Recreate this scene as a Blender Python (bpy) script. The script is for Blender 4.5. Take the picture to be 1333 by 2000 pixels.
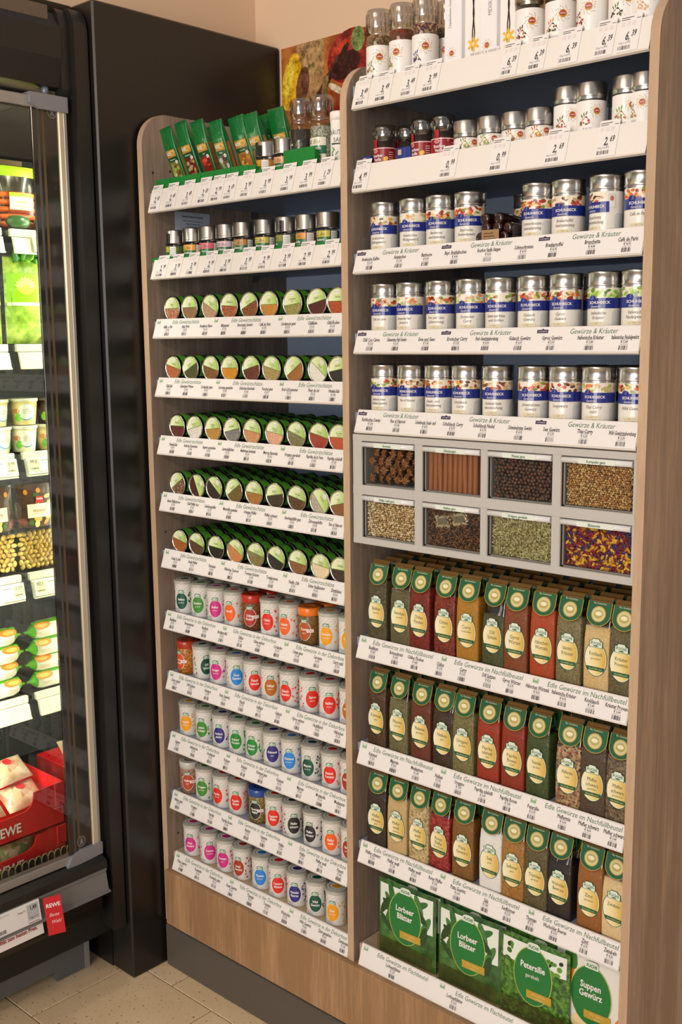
import bpy, math, random
from math import sin, cos, pi, radians
from mathutils import Vector, Matrix
random.seed(11)
sc = bpy.context.scene
for o in list(bpy.data.objects):
    bpy.data.objects.remove(o, do_unlink=True)

# ------------------------------------------------------------------ camera
S = 1.12                 # scale of the solved frame to metres
H0 = 1.402 * S           # eye height
FPX = 2109.0
YAW, PITCH, ROLL = radians(-42.726), radians(-8.957), radians(-0.58)
F = Vector((sin(YAW) * cos(PITCH), cos(YAW) * cos(PITCH), sin(PITCH)))
r0 = Vector((cos(YAW), -sin(YAW), 0)); u0 = r0.cross(F)
RR = cos(ROLL) * r0 + sin(ROLL) * u0
UU = -sin(ROLL) * r0 + cos(ROLL) * u0
cam = bpy.data.cameras.new('camera'); camo = bpy.data.objects.new('camera', cam)
sc.collection.objects.link(camo); sc.camera = camo
cam.sensor_width = 36; cam.lens = FPX / 2000 * 36; cam.clip_start = .02
mw = Matrix((RR, UU, -F)).transposed().to_4x4(); mw.translation = Vector((0, 0, H0))
camo.matrix_world = mw

# ------------------------------------------------------------------ light
sc.view_settings.view_transform = 'Standard'; sc.view_settings.look = 'None'
sc.view_settings.exposure = 0.0; sc.view_settings.gamma = 1.0
sc.view_settings.use_curve_mapping = False
wd = bpy.data.worlds.new('world'); sc.world = wd; wd.use_nodes = True
wd.node_tree.nodes['Background'].inputs[0].default_value = (1.0, .95, .92, 1)
wd.node_tree.nodes['Background'].inputs[1].default_value = .36
def area(name, loc, target, sx, sy, power, col):
    l = bpy.data.lights.new(name, 'AREA'); l.shape = 'RECTANGLE'; l.size = sx; l.size_y = sy
    l.energy = power; l.color = col
    o = bpy.data.objects.new(name, l); sc.collection.objects.link(o)
    o.location = loc
    o.rotation_euler = (Vector(target) - Vector(loc)).to_track_quat('-Z', 'Y').to_euler()
    return o
area('ceiling_lamp_light', (-1.25, .10, 3.0), (-1.35, 1.7, 1.1), .9, .25, 5, (1, .80, .60))
area('shop_window_light', (-.1, -3.2, 1.45), (-1.3, 1.6, 1.2), 2.4, 1.8, 104, (1, .94, .90))
area('oak_side_fill_light', (-.85, -1.1, 2.6), (-1.5, 1.6, 1.1), .5, .3, 22, (1, .86, .72))  # added fill that brightens the inner oak sides, not a known lamp

# ------------------------------------------------------------------ helpers
C = sc.collection
def ray(px, py): return F * FPX + RR * (px - 666.5) - UU * (py - 1000)
def onY(px, py, y): d = ray(px, py); return d * (y / d.y)
def onX(px, py, x): d = ray(px, py); return d * (x / d.x)
def onZ(px, py, z): d = ray(px, py); return d * (z / d.z)
def W(x, y, z): return Vector((x * S, y * S, z * S + H0))
def WV(p): return W(p[0], p[1], p[2])
def x_left(px, y, z, r):
    """x of a round thing of radius r whose left outline is seen in direction px"""
    x = onY(px, 900, y).x
    for _ in range(30):
        P = Vector((x, y, z)); d = P.dot(F)
        e = 666.5 + P.dot(RR) / d * FPX - r * FPX / d - px
        x -= e / 800.0
    return x

def lin(h):
    h = h.lstrip('#'); c = [int(h[i:i + 2], 16) / 255 for i in (0, 2, 4)]
    return tuple(((x / 12.92) if x <= .04045 else ((x + .055) / 1.055) ** 2.4) for x in c) + (1,)
MATS = {}
def M(col, rough=.55, metal=0, coat=0, name=None, spec=.5):
    key = (col, rough, metal, coat, spec)
    if key in MATS: return MATS[key]
    m = bpy.data.materials.new(name or 'paint_' + col.strip('#')); m.use_nodes = True
    b = m.node_tree.nodes['Principled BSDF']
    b.inputs['Base Color'].default_value = lin(col); b.inputs['Roughness'].default_value = rough
    b.inputs['Metallic'].default_value = metal; b.inputs['Coat Weight'].default_value = coat
    b.inputs['Coat Roughness'].default_value = .12; b.inputs['Specular IOR Level'].default_value = spec
    MATS[key] = m; return m
def nodes(name):
    m = bpy.data.materials.new(name); m.use_nodes = True
    nt = m.node_tree; return m, nt, nt.nodes['Principled BSDF']
def ramp(nt, fac, stops):
    r = nt.nodes.new('ShaderNodeValToRGB'); el = r.color_ramp.elements
    while len(el) < len(stops): el.new(.5)
    for e, (p, c) in zip(el, stops): e.position = p; e.color = lin(c) if isinstance(c, str) else c
    nt.links.new(fac, r.inputs[0]); return r.outputs[0]
def coords(nt, scale, kind='Object', loc=(0, 0, 0)):
    t = nt.nodes.new('ShaderNodeTexCoord'); mp = nt.nodes.new('ShaderNodeMapping')
    mp.inputs['Scale'].default_value = scale; mp.inputs['Location'].default_value = loc
    nt.links.new(t.outputs[kind], mp.inputs[0]); return mp.outputs[0]
def noise(nt, co, sc_, det=4, rough=.6):
    n = nt.nodes.new('ShaderNodeTexNoise'); n.inputs['Scale'].default_value = sc_
    n.inputs['Detail'].default_value = det; n.inputs['Roughness'].default_value = rough
    nt.links.new(co, n.inputs['Vector']); return n.outputs['Fac']
def bump(nt, h, b, st, dist=.002):
    k = nt.nodes.new('ShaderNodeBump'); k.inputs['Strength'].default_value = st; k.inputs['Distance'].default_value = dist
    nt.links.new(h, k.inputs['Height']); nt.links.new(k.outputs[0], b.inputs['Normal'])
def wood(name, a, b_, c, scale=(38, 38, 2.2)):
    m, nt, b = nodes(name)
    co = coords(nt, scale); n1 = noise(nt, co, 3.2, 6, .7)
    co2 = coords(nt, (scale[0] * .25, scale[1] * .25, scale[2] * .3), loc=(3, 1, 2)); n2 = noise(nt, co2, 1.6, 3)
    mx = nt.nodes.new('ShaderNodeMath'); mx.operation = 'MULTIPLY_ADD'; mx.inputs[1].default_value = .36
    nt.links.new(n1, mx.inputs[0])
    m2 = nt.nodes.new('ShaderNodeMath'); m2.operation = 'MULTIPLY'; m2.inputs[1].default_value = .38
    nt.links.new(n2, m2.inputs[0]); nt.links.new(m2.outputs[0], mx.inputs[2])
    nt.links.new(ramp(nt, mx.outputs[0], [(.34, a), (.5, b_), (.64, c)]), b.inputs['Base Color'])
    b.inputs['Roughness'].default_value = .55; bump(nt, n1, b, .25, .0006)
    return m
def spice(c1, c2, c3=None, scale=420, rough=.35, coat=.25):
    key = ('sp', c1, c2, c3, scale, coat)
    if key in MATS: return MATS[key]
    m, nt, b = nodes('spice_' + c1.strip('#'))
    v = nt.nodes.new('ShaderNodeTexVoronoi'); v.inputs['Scale'].default_value = scale
    nt.links.new(coords(nt, (1, 1, 1)), v.inputs['Vector'])
    sx = nt.nodes.new('ShaderNodeSeparateColor'); nt.links.new(v.outputs['Color'], sx.inputs[0])
    st = [(0, c1), (.55, c2)] + ([(.9, c3)] if c3 else [(.95, c1)])
    nt.links.new(ramp(nt, sx.outputs[0], st), b.inputs['Base Color'])
    b.inputs['Roughness'].default_value = rough + .25; b.inputs['Coat Weight'].default_value = coat
    b.inputs['Coat Roughness'].default_value = .12
    bump(nt, v.outputs['Distance'], b, .35, .001)
    MATS[key] = m; return m
def clear(name, tint, fac, rough=.06):
    """thin clear plastic or glass: mostly transparent, glossy skin"""
    m = bpy.data.materials.new(name); m.use_nodes = True; nt = m.node_tree
    out = nt.nodes['Material Output']; nt.nodes.remove(nt.nodes['Principled BSDF'])
    t = nt.nodes.new('ShaderNodeBsdfTransparent'); t.inputs[0].default_value = lin(tint)
    g = nt.nodes.new('ShaderNodeBsdfGlossy'); g.inputs['Roughness'].default_value = rough
    f = nt.nodes.new('ShaderNodeFresnel'); f.inputs[0].default_value = 1.45
    ge = nt.nodes.new('ShaderNodeNewGeometry'); k = nt.nodes.new('ShaderNodeMath'); k.operation = 'SUBTRACT'; k.inputs[0].default_value = 1
    nt.links.new(ge.outputs['Backfacing'], k.inputs[1])
    a0 = nt.nodes.new('ShaderNodeMath'); a0.operation = 'ADD'; a0.inputs[1].default_value = fac; a0.use_clamp = True
    nt.links.new(f.outputs[0], a0.inputs[0])
    a = nt.nodes.new('ShaderNodeMath'); a.operation = 'MULTIPLY'; nt.links.new(a0.outputs[0], a.inputs[0]); nt.links.new(k.outputs[0], a.inputs[1])
    mx = nt.nodes.new('ShaderNodeMixShader'); nt.links.new(a.outputs[0], mx.inputs[0])
    nt.links.new(t.outputs[0], mx.inputs[1]); nt.links.new(g.outputs[0], mx.inputs[2])
    nt.links.new(mx.outputs[0], out.inputs[0]); return m
def gradmat(name, stops, axis=0, lo=-.03, hi=.03, rough=.5, coat=.05):
    """printed colour running along one axis of the part"""
    m, nt, b = nodes(name)
    t = nt.nodes.new('ShaderNodeTexCoord'); s = nt.nodes.new('ShaderNodeSeparateXYZ'); nt.links.new(t.outputs['Object'], s.inputs[0])
    r = nt.nodes.new('ShaderNodeMapRange'); r.inputs[1].default_value = lo; r.inputs[2].default_value = hi
    nt.links.new(s.outputs[axis], r.inputs[0]); nt.links.new(ramp(nt, r.outputs[0], stops), b.inputs['Base Color'])
    b.inputs['Roughness'].default_value = rough; b.inputs['Coat Weight'].default_value = coat; b.inputs['Coat Roughness'].default_value = .12
    return m

# glyphs of the built-in font, made once
GL = {}
def _tm(s, bold, res):
    cu = bpy.data.curves.new('glyph', 'FONT'); cu.body = s; cu.size = 1; cu.resolution_u = res
    cu.offset = .022 if bold else 0
    ob = bpy.data.objects.new('glyph', cu); me = bpy.data.meshes.new_from_object(ob)
    v = [(p.co.x, p.co.y) for p in me.vertices]; f = [tuple(p.vertices) for p in me.polygons]
    bpy.data.objects.remove(ob); bpy.data.meshes.remove(me); bpy.data.curves.remove(cu)
    return v, f
_II = {}
def glyph(c, bold, res):
    k = (c, bold, res)
    if k not in GL:
        if (bold, res) not in _II: _II[(bold, res)] = max(p[0] for p in _tm('II', bold, res)[0])
        w = max(p[0] for p in _tm('I' + c + 'I', bold, res)[0]) - _II[(bold, res)]
        v, f = _tm(c, bold, res) if c != ' ' else ([], [])
        GL[k] = (v, f, w)
    return GL[k]

class MB:
    def __init__(s, mp=None): s.v = []; s.f = []; s.m = []; s.sm = []; s.map = mp
    def add(s, vs, fs, mat, smooth=False):
        n = len(s.v); s.v += [tuple(p) for p in vs]
        for f in fs: s.f.append(tuple(i + n for i in f)); s.m.append(mat); s.sm.append(smooth)
        return s
    def box(s, x0, x1, y0, y1, z0, z1, mat):
        v = [(x, y, z) for x in (x0, x1) for y in (y0, y1) for z in (z0, z1)]
        return s.add(v, [(0, 1, 3, 2), (4, 6, 7, 5), (0, 4, 5, 1), (2, 3, 7, 6), (0, 2, 6, 4), (1, 5, 7, 3)], mat)
    def rbox(s, x0, x1, y0, y1, z0, z1, mat, b=.002):
        """box with chamfered edges"""
        P = []; idx = {}
        for ix, x in enumerate((x0, x1)):
            for iy, y in enumerate((y0, y1)):
                for iz, z in enumerate((z0, z1)):
                    sx, sy, sz = (1 - 2 * ix) * b, (1 - 2 * iy) * b, (1 - 2 * iz) * b
                    for a, p in enumerate(((x, y + sy, z + sz), (x + sx, y, z + sz), (x + sx, y + sy, z))):
                        idx[(ix, iy, iz, a)] = len(P); P.append(p)
        I = lambda *k: idx[k]; fs = []
        for i in (0, 1):
            q = [I(i, 0, 0, 0), I(i, 1, 0, 0), I(i, 1, 1, 0), I(i, 0, 1, 0)]; fs.append(q if i else q[::-1])
            q = [I(0, i, 0, 1), I(0, i, 1, 1), I(1, i, 1, 1), I(1, i, 0, 1)]; fs.append(q if i else q[::-1])
            q = [I(0, 0, i, 2), I(1, 0, i, 2), I(1, 1, i, 2), I(0, 1, i, 2)]; fs.append(q if i else q[::-1])
        for i in (0, 1):
            for j in (0, 1):
                fs.append([I(i, j, 0, 0), I(i, j, 1, 0), I(i, j, 1, 1), I(i, j, 0, 1)])
                fs.append([I(i, 0, j, 0), I(i, 1, j, 0), I(i, 1, j, 2), I(i, 0, j, 2)])
                fs.append([I(0, i, j, 1), I(1, i, j, 1), I(1, i, j, 2), I(0, i, j, 2)])
                for k in (0, 1): fs.append([I(i, j, k, 0), I(i, j, k, 1), I(i, j, k, 2)])
        return s.add(P, fs, mat)
    def lathe(s, prof, n, mats, c=(0, 0, 0), axis='z', smooth=True, cap0=True, cap1=True, a0=0):
        """prof: (radius, height); mats: one material or one per segment"""
        P = []
        for r, h in prof:
            for i in range(n):
                a = 2 * pi * i / n + a0
                if axis == 'z': P.append((c[0] + r * cos(a), c[1] + r * sin(a), c[2] + h))
                else: P.append((c[0] + r * cos(a), c[1] + h, c[2] + r * sin(a)))
        nb = len(s.v); s.v += P
        for k in range(len(prof) - 1):
            mm = mats[k] if isinstance(mats, (list, tuple)) else mats
            for i in range(n):
                j = (i + 1) % n; q = (nb + k * n + i, nb + k * n + j, nb + k * n + n + j, nb + k * n + n + i)
                s.f.append(q if axis == 'z' else q[::-1]); s.m.append(mm); s.sm.append(smooth)
        m0 = mats[0] if isinstance(mats, (list, tuple)) else mats; m1 = mats[-1] if isinstance(mats, (list, tuple)) else mats
        if cap0: s.f.append(tuple(nb + i for i in (range(n) if axis != 'z' else reversed(range(n))))); s.m.append(m0); s.sm.append(False)
        if cap1: e = nb + (len(prof) - 1) * n; s.f.append(tuple(e + i for i in (reversed(range(n)) if axis != 'z' else range(n)))); s.m.append(m1); s.sm.append(False)
        return s
    def tube(s, pts, r, n, mat):
        """round bar along points"""
        pts = [Vector(p) for p in pts]; rings = []
        for i, p in enumerate(pts):
            d = (pts[min(i + 1, len(pts) - 1)] - pts[max(i - 1, 0)]).normalized()
            a = d.cross(Vector((.31, .17, .93))).normalized(); b = d.cross(a)
            rr = r[i] if isinstance(r, (list, tuple)) else r
            rings.append([p + rr * (cos(2 * pi * k / n) * a + sin(2 * pi * k / n) * b) for k in range(n)])
        vs = [q for g in rings for q in g]; fs = []
        for i in range(len(pts) - 1):
            for k in range(n): j = (k + 1) % n; fs.append((i * n + k, i * n + j, i * n + n + j, i * n + n + k))
        fs += [tuple(reversed(range(n))), tuple((len(pts) - 1) * n + k for k in range(n))]
        return s.add(vs, fs, mat, True)
    def prism(s, poly, axis, a, b, mat, smooth=False):
        """poly in the two other axes, swept along axis from a to b"""
        def p3(u, v, w):
            return {'x': (w, u, v), 'y': (u, w, v), 'z': (u, v, w)}[axis]
        n = len(poly); vs = [p3(u, v, a) for u, v in poly] + [p3(u, v, b) for u, v in poly]
        k = len(s.v); s.add(vs, [tuple(range(n)), tuple(range(2 * n - 1, n - 1, -1))], mat)
        s.add([], [], mat)
        for i in range(n):
            j = (i + 1) % n; s.f.append((k + i, k + n + i, k + n + j, k + j)); s.m.append(mat); s.sm.append(smooth)
        return s
    # ---- flat print laid on a surface through self.map(u, v, off)
    def q2(s, u0_, v0_, u1_, v1_, mat, o=.0003, nu=1, nv=1):
        vs = [s.map(u0_ + (u1_ - u0_) * i / nu, v0_ + (v1_ - v0_) * j / nv, o) for j in range(nv + 1) for i in range(nu + 1)]
        return s.add(vs, [(j * (nu + 1) + i, j * (nu + 1) + i + 1, (j + 1) * (nu + 1) + i + 1, (j + 1) * (nu + 1) + i) for j in range(nv) for i in range(nu)], mat)
    def ell(s, cu, cv, ru, rv, mat, o=.0003, n=24, rings=2, rot=0, a0=0, a1=2 * pi):
        vs = [s.map(cu, cv, o)]; fs = []; full = abs(a1 - a0 - 2 * pi) < 1e-6; cnt = n if full else n + 1
        for k in range(1, rings + 1):
            for i in range(cnt):
                a = a0 + (a1 - a0) * i / n; x, y = ru * k / rings * cos(a), rv * k / rings * sin(a)
                vs.append(s.map(cu + x * cos(rot) - y * sin(rot), cv + x * sin(rot) + y * cos(rot), o))
        for i in range(n):
            j = (i + 1) % cnt; fs.append((0, 1 + i, 1 + j))
            for k in range(1, rings): A = 1 + (k - 1) * cnt; B = A + cnt; fs.append((A + i, B + i, B + j, A + j))
        return s.add(vs, fs, mat)
    def pg(s, pts, mat, o=.0003):
        return s.add([s.map(u, v, o) for u, v in pts], [tuple(range(len(pts)))], mat)
    def txt(s, t, cu, cv, size, mat, o=.0005, al='c', bold=False, res=2, sx=1.0, sh=0.0, rot=0.0):
        gs = [glyph(c, bold, res) for c in t]; w = sum(g[2] for g in gs) * sx * size
        x = {'c': -w / 2, 'l': 0, 'r': -w}[al]; cr, sr = cos(rot), sin(rot)
        for v, f, a in gs:
            vs = []
            for (p, q) in v:
                X = x + (p + sh * q) * sx * size; Y = (q - .35) * size
                vs.append(s.map(cu + X * cr - Y * sr, cv + X * sr + Y * cr, o))
            s.add(vs, f, mat); x += a * sx * size
        return s
    def bars(s, cu, cv, w, h, mat, o=.0004, n=9):
        x = cu - w / 2
        for i in range(n):
            b = w / n; k = random.choice((.35, .55, .8)) * b; s.q2(x, cv - h / 2, x + k, cv + h / 2, mat, o); x += b
        return s
    def tw(s, t, bold=False, res=2): return sum(glyph(c, bold, res)[2] for c in t)
    def mesh(s, name):
        me = bpy.data.meshes.new(name); me.from_pydata(s.v, [], s.f)
        ml = []; ix = {}
        for m in s.m:
            if m not in ix: ix[m] = len(ml); ml.append(m)
        for m in ml: me.materials.append(m)
        me.polygons.foreach_set('material_index', [ix[m] for m in s.m])
        me.polygons.foreach_set('use_smooth', s.sm); me.update(); return me
def cyl(R, a0=0):
    def f(u, v, o): a = u / R + a0; return ((R + o) * sin(a), -(R + o) * cos(a), v)
    return f
def flatY(y):
    return lambda u, v, o: (u, y - o, v)
def obj(name, mesh, parent=None, loc=None, label=None):
    o = bpy.data.objects.new(name, mesh.mesh(name) if isinstance(mesh, MB) else mesh); C.objects.link(o)
    if parent: o.parent = parent
    if loc is not None: o.location = loc
    if label: o['label'] = label
    return o
def thing(name, label, cat, loc=(0, 0, 0), rz=0, group=None, ry=0, rx=0):
    o = bpy.data.objects.new(name, None); C.objects.link(o); o.empty_display_size = .02
    o.location = loc; o.rotation_euler = (rx, ry, rz); o['label'] = label; o['category'] = cat
    if group: o['group'] = group
    return o
def tag(o, label, cat, group=None, loc=None):
    o['label'] = label; o['category'] = cat
    if group: o['group'] = group
    if loc is not None: o.location = loc
    return o
def struct(name, mb, parent=None):
    o = obj(name, mb, parent)
    if not parent: o['kind'] = 'structure'
    return o
def dup(root, loc, label, rz=None, skip=()):
    r = root.copy(); C.objects.link(r); r.location = loc; r['label'] = label
    if rz is not None: r.rotation_euler.z = rz
    for ch in root.children:
        if ch.name.split('.')[0] in skip: continue
        c = ch.copy(); C.objects.link(c); c.parent = r
        for g in ch.children: d = g.copy(); C.objects.link(d); d.parent = c
    return r

# ------------------------------------------------------------------ shared materials
OAK = wood('oak_board', '#8a7869', '#b8a28d', '#d4c0a9')
OAK_EDGE = wood('oak_edge_band', '#b99a7c', '#cbae90', '#d8c29a', (60, 60, 6))
OAK_BASE = wood('oak_base', '#94714f', '#bd9670', '#cfac86')
WHITE = M('#ebe4dc', .5, name='white_rail'); PAPER = M('#ece6e2', .6, name='white_paper')
INK = M('#463c3c', .7, name='ink'); INKL = M('#8b8080', .7, name='faint_ink'); PINK = M('#e4d6d2', .7, name='pink_print')
HGREEN = M('#3c6b45', .6, name='header_green'); LOGO_G = M('#a9c2a0', .6, name='logo_pale_green'); LOGO_N = M('#3b2a4e', .6, name='logo_navy')
STEEL = M('#c9c6c2', .28, 1, name='brushed_steel'); STEELD = M('#7c7a78', .35, 1, name='dark_steel')
DARK = M('#1c1917', .3, 0, name='black_lacquer', spec=.5)
BACKB = M('#c8dcfa', .6, name='blue_grey_back'); SHELFM = M('#8f98a6', .5, name='grey_shelf')
ACRYL = clear('clear_acrylic', '#f4f6f8', .06); GLASS = clear('clear_glass', '#eef2f0', .03, .03); PANE = clear('drawer_pane', '#fbfbfa', 0, .08); FILM = clear('clear_film', '#e6e4de', .10, .12)
# ------------------------------------------------------------------ setting
def B(mb, x0, x1, y0, y1, z0, z1, mat, b=None):
    a = (x0 * S, x1 * S, y0 * S, y1 * S, z0 * S + H0, z1 * S + H0)
    return mb.rbox(*a, mat, b) if b else mb.box(*a, mat)
def tile_mat():
    m, nt, b = nodes('speckled_tile')
    co = coords(nt, (1, 1, 1)); n = noise(nt, co, 5, 3)
    base = ramp(nt, n, [(.3, '#dfc199'), (.7, '#ecd2aa')])
    v = noise(nt, co, 120, 2, .5); sp = ramp(nt, v, [(.655, (0, 0, 0, 1)), (.70, (1, 1, 1, 1))])
    mx = nt.nodes.new('ShaderNodeMix'); mx.data_type = 'RGBA'
    nt.links.new(sp, mx.inputs[0]); nt.links.new(base, mx.inputs[6]); mx.inputs[7].default_value = lin('#8d6a4a')
    nt.links.new(mx.outputs[2], b.inputs['Base Color']); b.inputs['Roughness'].default_value = .42
    return m
TILE = tile_mat()
FL = struct('floor', MB().box(-5, 5, -6, 2.3, -.06, -.002, M('#8f7d63', .8, name='grout')))
TW = .268
tile_me = MB().rbox(0, TW * S - .003, 0, TW * S - .003, -.006, 0, TILE, .0012).mesh('tile')
for j in range(-7, 2):
    y = 1.351 + TW * j; off = -1.772 if j % 2 == 0 else -1.638
    for i in range(-2, 10):
        x = off + TW * i
        if x > 1.0: continue
        t = obj('tile', tile_me, FL, (x * S + .0015, y * S + .0015, 0))
CREAM = M('#e2c4a4', .85, name='cream_plaster')
struct('wall_back', B(MB(), -1.936, 2.2, 1.82, 1.9, -1.402, 1.25, CREAM))
wl = MB(); B(wl, -2.10, -1.936, 1.32, 1.9, -1.402, 1.25, CREAM); B(wl, -2.10, -1.936, -1.6, 1.32, .665, 1.25, CREAM)
struct('wall_left', wl)

# black end panel beside the chiller
pm = MB(); B(pm, -1.934, -1.8556, 1.311, 1.818, -1.402, .6622, DARK, .004); B(pm, -2.10, -1.9345, 1.311, 1.318, -1.402, .6622, DARK)
obj('cladding_panel', pm); tag(bpy.data.objects['cladding_panel'], 'tall glossy black panel between glass-door chiller and oak spice shelf', 'panel')

# ------------------------------------------------------------------ the oak shelving unit
YF, YB = 1.40, 1.812
XA, XA2, XB, XB2, XC, XC2 = -1.8475, -1.831, -1.2864, -1.2713, -.7231, -.7088
unit = thing('shelving_unit', 'two-bay oak spice shelf with rounded tops and a dark kick board', 'shelf', W(-1.28, 1.6, -1.402))
UO = unit.location.copy()
def upart(name, mb, parent=None, label=None):
    o = obj(name, mb, parent or unit, label=label)
    if not parent: o.location = -UO
    return o
def side_panel(x0, x1, zb, zt, r=.066):
    pts = [(YB, zb), (YB, zt)]
    for k in range(0, 11):
        a = pi / 2 + (pi / 2) * k / 10; pts.append((YF + r + r * cos(a), zt - r + r * sin(a)))
    pts.append((YF, zb)); mb = MB()
    pts = [(y * S, z * S + H0) for y, z in pts]
    n = len(pts); X0, X1 = x0 * S, x1 * S; e = .0012
    mb.add([(X0, y, z) for y, z in pts] + [(X1, y, z) for y, z in pts], [tuple(range(n))[::-1], tuple(range(n, 2 * n))], OAK)
    for i in range(n):
        j = (i + 1) % n; mb.add([(X0, *pts[i]), (X0, *pts[j]), (X1, *pts[j]), (X1, *pts[i])], [(3, 2, 1, 0)], OAK_EDGE)
    return mb
for nm, x0, x1, zb in (('side_panel', XA, XA2, -1.292), ('divider_panel', XB, XB2, -1.1625), ('side_panel', XC, XC2, -1.292)):
    upart(nm, side_panel(x0, x1, zb, .463))
upart('base_panel', B(B(MB(), XA2, XC, 1.388, 1.40, -1.291, -1.1628, OAK_BASE, .0015), XA2, XC, 1.4, YB, -1.18, -1.1628, OAK_BASE))
upart('kick_board', B(MB(), XA, XC2, 1.398, 1.43, -1.402, -1.303, M('#5a534b', .5, name='kick_grey', spec=.3), .002))
upart('gap_shade_strip', B(MB(), XA, XC2, 1.412, 1.43, -1.303, -1.29, M('#171614', .8, name='shadow_gap')))  # near-black strip, the shade of the open gap put into its colour
for x0, x1, zt in ((XA2, XB, .30), (XB2, XC, .41)):
    upart('back_panel', B(MB(), x0, x1, 1.803, YB, -1.16, zt, BACKB))

ZL = [.2629, .1304, .011, -.1087, -.2294, -.3494, -.4719, -.6074, -.7422, -.8807, -1.0168, -1.1612]
ZR = [.3825, .2487, .1147, -.02, -.1561, -.5627, -.7627, -.9551, -1.163]
DYR, DZR = .0132, .039
XL0, XR0 = -1.8195, -1.2608
RAILS = {}
def rail_len(bay): return ((XB - .002) - XL0) if bay == 'L' else ((XC - .002) - XR0)
def rail_map(bay, row):
    """frame on the face of a price rail: u along it, v up its slope, both in metres"""
    x0 = XL0 if bay == 'L' else XR0; zb = (ZL if bay == 'L' else ZR)[row]
    dz = .0455 if (bay, row) in (('L', 0), ('R', 0), ('R', 1)) else DZR
    o = W(x0, YF, zb); sl = Vector((0, DYR * S, dz * S)); h = sl.length; sl.normalize(); nrm = Vector((0, -sl.z, sl.y))
    return o, sl, nrm, h
def surf(bay, row): 
    o, sl, n, h = rail_map(bay, row); return ((o + sl * h).z - H0) / S - .005     # shelf top, solved units
shelves = {}
for bay, zs, x0, x1 in (('L', ZL, XA2, XB), ('R', ZR, XB2, XC)):
    for row, zb in enumerate(zs):
        zt = surf(bay, row)
        if not ((bay, row) in (('L', 11), ('R', 8))):
            sb = upart('shelf', B(MB(), x0 + .001, x1 - .001, 1.4145, 1.80, zt - .016, zt, SHELFM, .001))
        else:
            sb = upart('shelf', B(MB(), x0 + .001, x1 - .001, 1.4145, 1.80, -1.1627, zt, M('#b9a58a', .6, name='pale_board'), .001))
        shelves[(bay, row)] = sb
        o, sl, n, h = rail_map(bay, row); L = rail_len(bay) * S
        mb = MB(); th = .0022
        def P(u, v, w): return tuple(o + Vector((u, 0, 0)) + sl * v - n * w)
        pr = [(0, 0), (h, 0), (h, .006), (h - .002, .006), (h - .002, th), (.003, th), (.003, .007), (0, .007)]
        nn = len(pr)
        mb.add([P(0, a, b) for a, b in pr] + [P(L, a, b) for a, b in pr], [tuple(range(nn)), tuple(range(2 * nn - 1, nn - 1, -1))] +
               [(i, i + nn, (i + 1) % nn + nn, (i + 1) % nn) for i in range(nn)], WHITE)
        mb.map = lambda u, v, w: P(u, v, -w)
        mb.q2(0, .0012, L, .0017, M('#c9b9a6', .6), .0002)
        obj('price_rail', mb, sb)
        # metal support hooks under the board, on the side panel
        for yy in (1.455, 1.70):
            k = MB(); xx = x0; k.prism([(yy * S - .004, (zt - .016) * S + H0), (yy * S + .012, (zt - .016) * S + H0), (yy * S + .009, (zt - .016) * S + H0 - .007), (yy * S + .001, (zt - .016) * S + H0 - .016), (yy * S - .004, (zt - .016) * S + H0 - .016)], 'x', x0 * S, x0 * S + .006, STEELD)
            obj('support_hook', k, sb)
# drilled pin holes in the left side panel (dark plugs)
for yy, z in ((1.425, .345), (1.425, -.40), (1.43, -1.09), (1.47, .352)):
    k = MB(); k.lathe([(.003, 0), (.003, .0004)], 10, M('#3b3a3c', .6), axis='y'); o = upart('screw_cap', k)
    o.rotation_euler = (0, 0, -pi / 2); o.location = W(XA2, yy, z) - UO - Vector((-.0001, 0, 0))

# printed poster on the back wall above the left bay
pw, ph = .256 * S, .46 * S
m_, nt_, b_ = nodes('poster_print')
nt_.links.new(ramp(nt_, noise(nt_, coords(nt_, (1, 1, 1)), 9, 6, .65), [(.3, '#5a2410'), (.45, '#9c4a1c'), (.58, '#c27a3a'), (.7, '#6b2e14')]), b_.inputs['Base Color'])
b_.inputs['Roughness'].default_value = .35
pb = MB().box(0, pw, -.006, 0, 0, ph, m_)
pp = MB(flatY(-.006)); T = ph
def PM(col, rough=.4):
    """poster ink with a mottled, photographic look"""
    key = ('poster', col)
    if key not in MATS:
        m, nt, b = nodes('poster_ink'); c = lin(col); n = noise(nt, coords(nt, (1, 1, 1)), 55, 5, .7)
        nt.links.new(ramp(nt, n, [(.36, tuple(x * .35 for x in c[:3]) + (1,)), (.5, c), (.66, tuple(min(1, x * 1.5 + .03) for x in c[:3]) + (1,))]), b.inputs['Base Color'])
        b.inputs['Roughness'].default_value = .35; MATS[key] = m
    return MATS[key]
pp.q2(.05, T - .14, .15, T - .001, PM('#a8804f', .4), .0002)                          # wooden scoop
pp.pg([(.075, T - .001), (.155, T - .001), (.13, T - .05), (.09, T - .12)], PM('#b8945f', .4), .0003)
pp.ell(.035, T - .085, .032, .07, PM('#e0a818', .35), .0004, rot=-.25)               # lemon
pp.ell(.028, T - .075, .014, .05, PM('#f2cf3c', .35), .0005, rot=-.25)
pp.ell(.075, T - .10, .022, .045, PM('#70452a', .4), .0005, rot=-.25)                # hollow of the scoop
pp.ell(.235, T - .055, .075, .06, PM('#8e1a10', .3), .0004, rot=.3)                   # red pepper
pp.ell(.22, T - .075, .05, .03, PM('#3a0b07', .35), .0005, rot=.3)
pp.ell(.215, T - .03, .045, .012, PM('#c23a20', .3), .00055, rot=.35)
pp.ell(.262, T - .022, .022, .028, PM('#7d9450', .35), .0006)
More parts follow.
